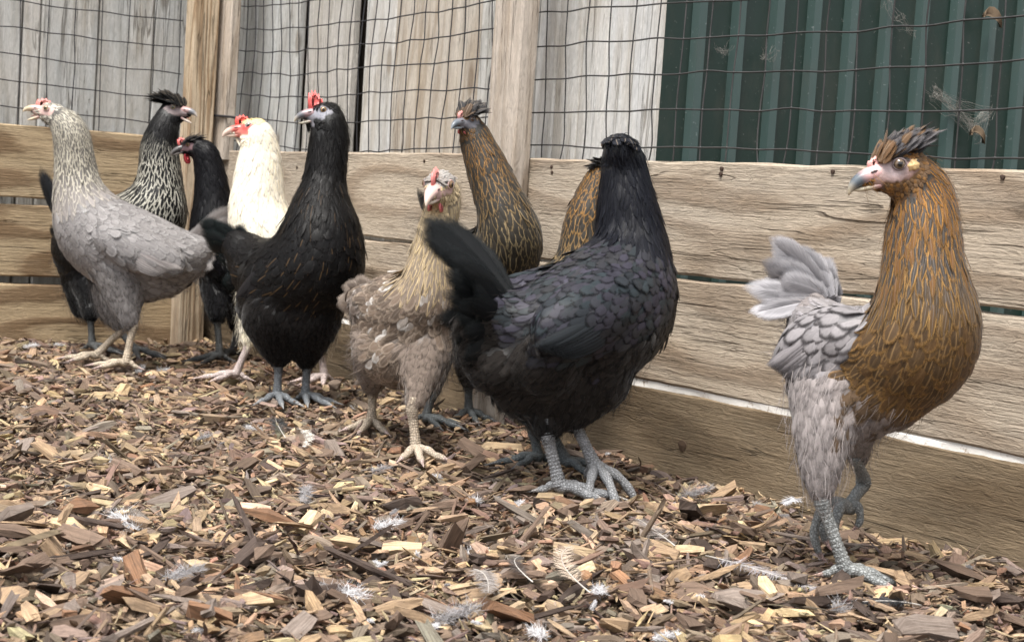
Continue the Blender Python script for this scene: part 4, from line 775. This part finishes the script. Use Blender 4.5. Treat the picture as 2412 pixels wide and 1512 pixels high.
hen(dict(nw=1.25, tipw=1., label='hen with gold streaked neck, mostly hidden behind the large black hen', pal=p7, neck0=2.4, legcol=(.10, .115, .12), claw=(.15, .15, .15), D=2.06, cand=40000,
    chain=[(1200, 690, .02, 40), (1250, 705, .02, 66), (1320, 690, .01, 80), (1372, 640, .01, 70), (1374, 570, .01, 58), (1380, 520, .01, 52), (1394, 470, .02, 44), (1412, 425, .03, 38)],
    head=dict(eye=(1448, 408), phi=70, pitch=0, hs=.95, dd=.05, face=(.13, .125, .14), beak=((.12, .14, .16), (.3, .34, .36)), iris=(.12, .06, .03), crest=dict(n=50, L=.026, up=.5, cols=[(.022, .021, .022), (.03, .028, .028)])),
    thighs=[[(1255, 780, 0, 55), (1255, 900, 0, 45), (1258, 1000, 0, 20)], [(1300, 780, 0, 55), (1300, 900, 0, 45), (1300, 1000, 0, 20)]],
    legs=[dict(top=(1258, 990, 0), hock=(1258, 1022, .0), ankle=(1268, 1075), phi=200), dict(top=(1300, 990, 0), hock=(1300, 1020, 0), ankle=(1335, 1085), phi=-10)]))
hen(dict(fine=True, ruffle=.05, label='large glossy blue black hen seen from behind, tail raised and head turned away', pal=p9, gloss=True, neck0=4.3, legcol=(.27, .275, .285), claw=(.4, .38, .36), D=1.83, cand=90000, fl_dn=-.15, fl_u=2.7, voxel=.0045, ls=1.12,
    chain=[(1185, 745, -.05, 62), (1262, 775, -.04, 108), (1365, 770, -.02, 158), (1438, 720, .02, 160), (1480, 640, .04, 112), (1484, 565, .05, 90), (1478, 495, .05, 76), (1473, 430, .05, 62), (1467, 375, .05, 54)],
    head=dict(eye=(1424, 340), phi=97, pitch=-2, hs=1.1, side=1, dd=.05, face=(.05, .05, .055), beak=((.1, .1, .11), (.3, .3, .3)), iris=(.1, .05, .03), crest=dict(n=60, L=.018, up=.12, fx=-.3, cols=[(.008, .0085, .012), (.011, .012, .016)])),
    wing=dict(sh=(1520, 680, -.03), tip=(1262, 800, -.125), hb=84, th=.03), flight=((.018, .021, .024), (.012, .014, .016)),
    thighs=[[(1340, 880, -.02, 112), (1350, 950, -.03, 62), (1352, 992, -.03, 26)], [(1285, 890, .0, 108), (1286, 970, 0, 60), (1288, 1020, 0, 26)]], fluff=[(1155, 745, -.06, 62), (1122, 775, -.06, 58), (1128, 830, -.06, 56), (1160, 870, -.06, 60), (1215, 850, -.05, 74), (1240, 900, -.03, 92), (1320, 900, -.03, 108), (1390, 880, -.02, 105), (1180, 790, -.05, 62), (1290, 850, -.07, 90)],
    legs=[dict(top=(1340, 965, 0), hock=(1352, 992, .0), ankle=(1402, 1098), phi=-60, lift=-.03), dict(top=(1287, 985, 0), hock=(1289, 1024, 0), ankle=(1318, 1143), phi=2)],
    tj=.12, tail=[(1225-.1*i, 725+i*3, -.05, x, y, d, .026, b) for i, (x, y, d, b) in enumerate(((1105, 555, .02, 8), (1075, 540, .0, 9), (1048, 528, -.01, 10), (1022, 512, -.02, 12), (1000, 505, -.03, 14), (982, 508, -.04, 15), (966, 520, -.05, 15), (962, 538, -.06, 14),
      (1010, 575, -.07, 14), (1035, 590, -.075, 14), (1045, 615, -.08, 13), (1040, 640, -.085, 12), (1055, 665, -.09, 11), (1050, 695, -.095, 10), (1058, 725, -.1, 9), (1055, 755, -.1, 8), (1070, 785, -.1, 7), (1085, 815, -.1, 6), (1068, 745, -.11, 8), (1075, 700, -.11, 9), (1090, 845, -.1, 5), (1105, 870, -.1, 4), (1075, 640, -.1, 10), (1095, 675, -.11, 9)))], tailcol=((.0075, .008, .0085), (.0065, .0075, .0078))))
hen(dict(fine=True, label='golden necked hen with grey body and tail, striding on one leg at the right', pal=p10, neck0=4.5, legcol=(.27, .28, .275), claw=(.62, .42, .38), D=1.475, cand=90000, fl_dn=-.35, fl_u=2.6, voxel=.004, ls=.95,
    chain=[(1910, 765, .06, 56), (1962, 808, .05, 94), (2050, 846, .02, 128), (2135, 834, -.02, 146), (2176, 770, -.035, 138), (2178, 692, -.04, 112), (2174, 618, -.035, 98), (2174, 552, -.03, 91), (2178, 492, -.025, 80), (2172, 448, -.025, 68)],
    head=dict(eye=(2118, 387), tip=(1999, 457), phi=196, dd=-.055, comb=(.004, (.66, .36, .33), .008, .026), face=(.34, .21, .18), face2=(.47, .37, .37), beak=((.10, .12, .14), (.62, .52, .36)), cere=(.62, .38, .37), iris=(.16, .11, .07), lid=(.16, .12, .12), lobe=(.56, .38, .18), crest=dict(n=150, L=.025, up=1.05, fx=.1, front=.8, w=1.0, lat=.22, cols=[(.040, .038, .041), (.055, .051, .054), (.075, .07, .072), (.10, .058, .03), (.11, .06, .028)])),
    wing=dict(sh=(2040, 760, -.03), tip=(1842, 850, .03), hb=82, th=.026), flight=((.20, .185, .19), (.12, .11, .115)),
    thighs=[[(1945, 920, 0, 92), (1938, 1020, -.01, 70), (1934, 1100, -.01, 53), (1934, 1170, -.01, 24)], [(2020, 960, .04, 70), (2018, 1040, .05, 40), (2022, 1085, .05, 22)]], fluff=[(1925, 735, .06, 44), (1930, 900, .01, 80), (2035, 960, 0, 84), (2085, 930, -.02, 92), (2130, 955, -.02, 50)],
    legs=[dict(top=(1934, 1150, 0), hock=(1936, 1182, .0), ankle=(1992, 1340), phi=-4), dict(top=(2016, 1080, 0), hock=(2034, 1135, .03), ankle=(1998, 1196), phi=190, lift=.07, curl=1)],
    tj=.3, tail=[(1965+.12*(x-1850), 700+.1*(y-640), .06, x, y, .07, .022, b) for x, y, b in ((1803, 570, 4), (1812, 560, 6), (1826, 563, 7), (1840, 568, 8), (1855, 574, 8), (1872, 586, 7), (1890, 600, 6), (1908, 616, 5), (1925, 635, 4), (1793, 592, 5), (1787, 615, 5), (1785, 640, 5), (1788, 662, 4), (1793, 684, 4), (1798, 706, 3), (1808, 728, 2), (1820, 745, 2), (1830, 620, 8), (1845, 655, 6), (1835, 690, 5), (1860, 625, 6), (1880, 655, 5))], tailcol=((.235, .228, .24), (.33, .32, .335))))
# ---------------------------------------------------------------- wood chips
def chip_shape(kind, r):
    """unit-ish chip: local X along the grain; returns verts, quads, uv (metres)"""
    if kind == 'chunk': L, w, t, k_ = r.uniform(.020, .046), r.uniform(.008, .017), r.uniform(.005, .010), 3
    elif kind == 'splinter': L, w, t, k_ = r.uniform(.035, .085), r.uniform(.004, .010), r.uniform(.003, .005), 4
    elif kind == 'flake': L, w, t, k_ = r.uniform(.014, .034), r.uniform(.009, .020), r.uniform(.0018, .0035), 3
    elif kind == 'twig': L, w, t, k_ = r.uniform(.04, .12), r.uniform(.004, .008), 0, 6
    elif kind == 'sliver': L, w, t, k_ = r.uniform(.012, .045), r.uniform(.0012, .0028), r.uniform(.001, .002), 3
    else: L, w, t, k_ = r.uniform(.006, .014), r.uniform(.003, .007), r.uniform(.002, .004), 2
    if kind == 'twig': t = w
    x = np.linspace(-L/2, L/2, k_); x[1:-1] += r.normal(0, L*.12, k_-2)
    nn = 6 if kind == 'twig' else 4
    bend = r.normal(0, L*.05)*(4*(x/L)**2); tw = r.normal(0, .25)
    V = []
    for i, xi in enumerate(x):
        e = abs(2*xi/L); sc = 1-(.45*e**3 if kind in ('chunk', 'flake') else .6*e**3 if kind in ('splinter', 'sliver') else .1*e)*r.uniform(.3, 1.4)
        for j in range(nn):
            a = 2*math.pi*(j+.5)/nn; y, z = math.cos(a)*w*.5*(1.41 if nn == 4 else 1), math.sin(a)*t*.5*(1.41 if nn == 4 else 1)
            y *= sc*(1+r.normal(0, .2)); z *= sc*(1+r.normal(0, .25)); an = tw*xi/L
            V.append((xi+r.normal(0, L*.10)*(e > .9), y*math.cos(an)-z*math.sin(an)+bend[i], y*math.sin(an)+z*math.cos(an)+bend[i]*.4))
    F = [(i*nn+j, i*nn+(j+1) % nn, (i+1)*nn+(j+1) % nn, (i+1)*nn+j) for i in range(k_-1) for j in range(nn)]
    if nn == 4: F += [(3, 2, 1, 0), ((k_-1)*4, (k_-1)*4+1, (k_-1)*4+2, (k_-1)*4+3)]
    else: F += [(3, 2, 1, 0), (5, 4, 3, 0), ((k_-1)*6, (k_-1)*6+1, (k_-1)*6+2, (k_-1)*6+3), ((k_-1)*6, (k_-1)*6+3, (k_-1)*6+4, (k_-1)*6+5)]
    V = np.array(V); off = r.uniform(0, 30, 2)
    return V, np.array(F), np.stack([V[:, 0]+off[0], V[:, 1]+V[:, 2]+off[1]], 1), L
r_ = np.random.default_rng(21)
KINDS = ['chunk', 'splinter', 'flake', 'twig', 'crumb', 'sliver']
TPL = {k_: [chip_shape(k_, r_) for _ in range(10)] for k_ in KINDS}
CCOL = [('pale', (.52, .385, .24)), ('tan', (.36, .25, .155)), ('brown', (.155, .107, .078)), ('greyish', (.20, .162, .137)), ('dark', (.058, .042, .035)), ('reddish', (.22, .12, .068))]
CW = np.array([.12, .26, .29, .15, .13, .05])
def wall_clear(x, y):
    p = np.stack([x, y, 0*x], -1); return ((p-PR)@nR < -.012) & ((p-PL)@nL < -.012)
NB = 66000
y_ = .85+(3.5-.85)*r_.random(NB*2)**.9; x_ = (r_.random(NB*2)*2-1)*(.38*y_+.32)
m = wall_clear(x_, y_); x_, y_ = x_[m][:NB], y_[m][:NB]
kd_ = r_.choice(6, len(x_), p=[.24, .15, .12, .03, .24, .22]); kd_ = np.where((y_ > 2.3) & (kd_ == 4), 0, kd_)
ti = r_.integers(0, 10, len(x_)); yaw = r_.uniform(0, 2*np.pi, len(x_)); ci = r_.choice(6, len(x_), p=CW)
ci = np.where((kd_ == 3), r_.choice([2, 3, 4], len(x_)), ci); ci = np.where(kd_ == 5, r_.choice([0, 1, 1, 2], len(x_)), ci)
scl = np.where((kd_ == 3) | (kd_ == 1), .8, 1.)*np.exp(r_.normal(-.66, .40, len(x_))).clip(.3, 1.3); tx = r_.normal(0, .5, len(x_)); ty = r_.normal(0, .3, len(x_)); zz = gh(x_, y_)*.8-.012+r_.uniform(-.011, .011, len(x_))
def rotm(a, b, c):
    ca, sa, cb, sb, cc, sc = np.cos(a), np.sin(a), np.cos(b), np.sin(b), np.cos(c), np.sin(c)
    Rz = np.zeros((len(a), 3, 3)); Rz[:, 0, 0] = ca; Rz[:, 0, 1] = -sa; Rz[:, 1, 0] = sa; Rz[:, 1, 1] = ca; Rz[:, 2, 2] = 1
    Ry = np.zeros_like(Rz); Ry[:, 0, 0] = cb; Ry[:, 0, 2] = sb; Ry[:, 2, 0] = -sb; Ry[:, 2, 2] = cb; Ry[:, 1, 1] = 1
    Rx = np.zeros_like(Rz); Rx[:, 1, 1] = cc; Rx[:, 1, 2] = -sc; Rx[:, 2, 1] = sc; Rx[:, 2, 2] = cc; Rx[:, 0, 0] = 1
    return Rz@Ry@Rx
ROT = rotm(yaw, ty, tx)
# the 300 that show largest become things of their own
pos = np.stack([x_, y_, zz], 1); pr_ = np.array([proj(p) for p in pos]); inview = (pr_[:, 0] > 15) & (pr_[:, 0] < W-15) & (pr_[:, 1] < H-12) & (pr_[:, 1] > 600)
lenr = np.array([TPL[KINDS[a]][b][3] for a, b in zip(kd_, ti)])*scl; wid = np.array([np.ptp(TPL[KINDS[a]][b][0][:, 1]) for a, b in zip(kd_, ti)])*scl
size = lenr**.8*wid/y_**1.8*inview*(kd_ < 4); order = np.argsort(-size); big = np.zeros(len(x_), bool); big[order[:290]] = True; zz[big] += .006; pos[:, 2] = zz
V = []; Q = []; U = []; C = []; o = 0
for k_i, k_ in enumerate(KINDS):
    for t_i, (tv, tf, tu, L) in enumerate(TPL[k_]):
        s_ = np.nonzero((kd_ == k_i) & (ti == t_i) & ~big)[0]
        if not len(s_): continue
        vv = np.einsum('nij,vj->nvi', ROT[s_], tv)*scl[s_][:, None, None]+pos[s_][:, None]
        V.append(vv.reshape(-1, 3)); Q.append((tf[None]+(np.arange(len(s_))*len(tv))[:, None, None]+o).reshape(-1, 4)); o += vv.shape[0]*vv.shape[1]
        U.append((tu[None]+r_.uniform(0, 9, (len(s_), 1, 2))).reshape(-1, 2))
        cc = np.array([CCOL[a][1] for a in ci[s_]]); mxr = r_.random((len(s_), 1))*.45; cc = (cc*(1-mxr)+np.array([.235, .17, .118])*mxr)*r_.uniform(.7, 1.45, (len(s_), 1))*r_.normal(1, .05, (len(s_), 3)); C.append(np.repeat(cc, len(tv), 0))
ob('wood_chip_mulch', quads('wood_chip_mulch', np.concatenate(V), np.concatenate(Q), M_CHIP, False, {'col': np.concatenate(C)}, np.concatenate(U)), kind='stuff', label='bed of mixed brown and tan wood chip mulch covering the run', category='wood chips')
CHIPME = {}; NOUN = {'chunk': 'thick broken wood chip', 'splinter': 'long thin splinter of wood', 'flake': 'flat flake of bark', 'twig': 'round twig', 'crumb': 'crumb'}
for i in np.nonzero(big)[0]:
    key = (kd_[i], ti[i], ci[i])
    if key not in CHIPME:
        tv, tf, tu, L = TPL[KINDS[key[0]]][key[1]]; CHIPME[key] = quads('wood_chip', tv, tf, M_CHIP, False, {'col': np.tile(np.array(CCOL[key[2]][1])*r_.uniform(.8, 1.2), (len(tv), 1))}, tu)
    nm = CCOL[key[2]][0]; kk = KINDS[key[0]]
    ow_ = ob({'twig': 'twig', 'splinter': 'wood_splinter', 'flake': 'bark_flake'}.get(kk, 'wood_chip'), CHIPME[key], label='%s %s lying loose on the mulch' % (nm, NOUN[kk]), category={'twig': 'twig', 'splinter': 'splinter', 'flake': 'bark'}.get(kk, 'wood chip'), group='loose %s %s pieces on the mulch' % (nm, kk))
    ow_.matrix_basis = Matrix.Translation(Vector(pos[i])) @ Matrix(ROT[i].tolist()).to_4x4() @ Matrix.Diagonal((scl[i], scl[i], scl[i], 1))
# ---------------------------------------------------------------- shed feathers and down on the ground
def down_tuft(x, y, size, col, label, n=90, z=-.001, group=None, flat=.5):
    c = ground(x, y, z); F_ = Feathers(); n = int(n*4); axd = nrm(np.append(rng.normal(0, 1, 2), .25)); tt = rng.random(n)
    ro = axd*((tt-.5)*size*.9)[:, None]+rng.normal(0, size*.07, (n, 3))*[1, 1, .5]; d = nrm(rng.normal(0, 1, (n, 3))*[1, 1, flat]+axd*.7+[0, 0, .3]); Lr = size*rng.uniform(.12, .42, n)*(1-.5*abs(tt-.4))
    F_.strands(ro, d, nrm(rng.normal(0, 1, (n, 3))), Lr, rng.uniform(.0002, .00045, n), np.asarray(col)*rng.uniform(.75, 1.1, (n, 1)))
    o = F_.build('down_feather', M_DOWN, None, label=label, category='feather'); o.location = c
    if group: o['group'] = group
    return o
def quill(P0, P1, wd, c0, c1, label, bow=.004, lift=.006, barb=220, shaft=(.5, .47, .43)):
    P0, P1 = ground(*P0, lift), ground(*P1, lift); t = np.linspace(0, 1, 14); ax_ = P1-P0; sd = nrm(np.cross(UP, ax_)); c = (P1-P0)[None]*t[:, None]+np.outer(4*t*(1-t)*bow, sd)+np.outer(4*t*(1-t)*.004, UP)
    root = empty('shed_feather', P0, label=label, category='feather'); L = np.linalg.norm(ax_); T = nrm(np.gradient(c, axis=0))
    v_, f_ = tubeverts(c, np.linspace(.0007, .0002, 14), 6); me = mesh('shaft', v_, f_, M_HORN, True); a = me.color_attributes.new('col', 'FLOAT_COLOR', 'POINT'); a.data.foreach_set('color', np.tile(np.array([*shaft, 1.], np.float32), len(v_))); ob('shaft', me, root)
    F_ = Feathers(); m_ = barb*2; tt = np.repeat(np.linspace(.16, .99, barb), 2)+rng.normal(0, .008, m_); tt = tt.clip(.1, 1); sg = np.tile([1., -1], barb)
    pc = np.stack([np.interp(tt, t, c[:, i]) for i in range(3)], 1); dT = np.stack([np.interp(tt, t, T[:, i]) for i in range(3)], 1); sw = nrm(np.cross(np.tile(UP, (m_, 1)), dT))*sg[:, None]
    hw = wd*np.interp(tt, [.1, .2, .5, .85, 1], [.5, .9, 1, .8, .25])*rng.uniform(.8, 1.1, m_)
    F_.strands(pc, sw+dT*.75+rng.normal(0, .10, (m_, 3))*np.where(tt < .35, 2.5, 1)[:, None], np.tile(UP, (m_, 1)), hw*1.1, .00055, lerp(np.asarray(c0)[None], np.asarray(c1)[None], tt[:, None]))
    F_.build('vane', M_FEA, root, kind='stuff'); return root
quill((1662, 1308), (1955, 1400), .014, (.42, .40, .42), (.26, .24, .25), 'long grey feather with white quill lying before the golden hen', bow=-.006)
quill((2170, 1425), (2000, 1420), .011, (.07, .07, .075), (.04, .042, .047), 'dark blackish feather beside the golden hen toes')
quill((672, 1030), (650, 985), .016, (.06, .06, .058), (.035, .035, .036), 'small black feather standing in the chips before the tall black hen', barb=170)
quill((1390, 1395), (1345, 1285), .012, (.50, .40, .31), (.54, .44, .35), 'curled pale tan feather lying on the chips', bow=.016, barb=180)
quill((1880, 1178), (1845, 1186), .010, (.7, .7, .72), (.62, .62, .66), 'white tipped feather beside the golden hen leg', barb=170)
quill((700, 1010), (715, 1052), .008, (.75, .72, .66), (.7, .66, .6), 'tiny curved white feather beside the small black feather', bow=.012, barb=150)
quill((1590, 1285), (1490, 1215), .012, (.35, .31, .29), (.14, .12, .11), 'short brown feather with white quill near the large black hen foot', barb=170)
quill((1255, 1370), (1225, 1310), .009, (.10, .08, .07), (.07, .06, .055), 'short dark curled feather on the chips beside the tan feather', bow=.01, barb=150)
quill((1115, 1340), (1150, 1395), .013, (.4, .36, .34), (.3, .27, .25), 'soft blurred brownish feather standing in the near chips', barb=170)
WHT = (.74, .73, .74); GRY = (.40, .385, .39)
tufts = [(300, 1235, .045, WHT, 'large white down tuft with grey barbs on the chips'), (262, 1090, .022, WHT, None), (600, 1010, .018, WHT, None), (800, 1400, .036, WHT, 'broad white down tuft on the near chips'), (720, 1165, .026, GRY, None), (435, 1350, .028, GRY, None), (915, 1235, .024, WHT, None), (895, 1105, .018, GRY, None),
    (1040, 1125, .016, WHT, None), (1120, 1180, .018, WHT, None), (1410, 1390, .022, WHT, None), (1640, 1160, .030, GRY, 'soft grey down tuft by the wall foot'), (1790, 1195, .016, GRY, None), (1420, 1050, .018, GRY, None), (75, 815, .022, WHT, None), (140, 812, .014, WHT, None), (405, 795, .024, GRY, None), (330, 870, .020, WHT, None), (385, 872, .020, WHT, None),
    (1970, 1440, .036, GRY, 'fluffy grey down tuft at the end of the long feather'), (1065, 1450, .034, GRY, 'pale grey down tuft in the nearest chips'), (1265, 1490, .022, WHT, None), (1520, 1275, .014, WHT, None), (1120, 1300, .018, WHT, None), (1660, 1250, .014, GRY, None), (480, 1030, .016, GRY, None), (835, 960, .014, WHT, None), (1045, 935, .013, WHT, None), (610, 835, .014, GRY, None), (1215, 1190, .014, WHT, None), (55, 960, .010, WHT, None), (1565, 1500, .016, WHT, None)]
rt = np.random.default_rng(5); tufts += [(float(rt.uniform(40, 2300)), float(rt.uniform(930, 1490)), float(rt.uniform(.006, .013)), WHT if rt.random() > .35 else GRY, None) for _ in range(44)]
tufts = [t for t in tufts if wall_clear(*[np.array([a]) for a in ground(t[0], t[1])[:2]])[0]]
for (x, y, sz, c_, lb) in tufts:
    cn = 'white' if c_ is WHT else 'grey'
    down_tuft(x, y, sz*(1.3 if sz > .0135 else 1.), c_, lb or 'small %s down tuft caught among the wood chips' % cn, n=int(60+sz*2600), group=None if lb else 'small %s down tufts' % cn)
# ---------------------------------------------------------------- cobwebs and dead leaves on the green sheet
def webpt(x, y, off=-.02): return hit(x, y, g0+gn*off, gn)
def cobweb(pts, spread, n, label, seed):
    rg_ = np.random.default_rng(seed); V = []; F = []
    A = [webpt(*p) for p in pts]; c0 = A[0]
    for i in range(n):
        a, b = A[rg_.integers(len(A))]+rg_.normal(0, spread, 3)*[1, .2, 1], A[rg_.integers(len(A))]+rg_.normal(0, spread, 3)*[1, .2, 1]
        t = np.linspace(0, 1, 6)[:, None]; q = a+(b-a)*t+np.array([0, 0, -1])*(4*t*(1-t))*rg_.uniform(0, .012)+rg_.normal(0, .0012, (6, 3))
        v_, f_ = tubeverts(q, np.full(6, rg_.uniform(.0001, .00028)), 3, False); b0 = len(V); V += list(v_-c0); F += [tuple(x+b0 for x in ff) for ff in f_]
    o = ob('cobweb', mesh('cobweb', V, F, M_WEBS), label=label, category='cobweb'); o.location = c0
    if n > 30:
        cc = np.array(A)-c0; t = np.linspace(0, len(cc)-1, 12); ln = np.stack([np.interp(t, np.arange(len(cc)), cc[:, i]) for i in range(3)], 1); wv = np.linspace(-1, 1, 5)
        G = ln[:, None]+(nrm(np.cross(np.gradient(ln, axis=0)+1e-5, gn))[:, None]*(wv*spread*1.3)[None, :, None])+rg_.normal(0, .002, (12, 5, 3))
        ob('web_sheet', mesh('web_sheet', G.reshape(-1, 3), [(i*5+j, i*5+j+1, i*5+j+6, i*5+j+5) for i in range(11) for j in range(4)], M_WEB, True), o)
    return o
cobweb([(2200, 215), (2250, 255), (2290, 290), (2300, 320), (2290, 290), (2330, 270)], .006, 90, 'thick dusty cobweb at the end of the green sheet', 3)
cobweb([(2090, 10), (2150, 75), (2120, 40)], .004, 26, 'wispy cobweb near the top of the green sheet', 4)
cobweb([(1690, 108), (1712, 112), (1702, 120)], .005, 14, 'small torn cobweb scrap on the green ribs', 5)
cobweb([(1795, 118), (1822, 122), (1808, 132)], .005, 14, 'tiny cobweb scrap beside a pale rib', 6)
for k_i, (x, y, s_, lb) in enumerate(((2335, 45, .03, 'dry curled brown leaf hanging in a cobweb'), (2300, 320, .022, 'small dead leaf caught in the thick cobweb'))):
    c0 = webpt(x, y, -.025); a = np.linspace(0, 1, 8); V = []
    for t in a:
        w_ = math.sin(math.pi*min(1, t*1.02))**.8*s_*.28; 
        for u_ in (-1, 0, 1): V.append(gd*(t-.5)*s_*1.2+UP*(u_*w_+.010*math.sin(t*5))+gn*(-.008*abs(u_)+.006*math.sin(t*7)))
    me = mesh('dead_leaf', V, [(i*3+j, i*3+j+1, i*3+j+4, i*3+j+3) for i in range(7) for j in range(2)], M_LEAF, True); o = ob('dead_leaf', me, label=lb, category='leaf'); o.location = c0
    md = o.modifiers.new('s', 'SOLIDIFY'); md.thickness = .0006
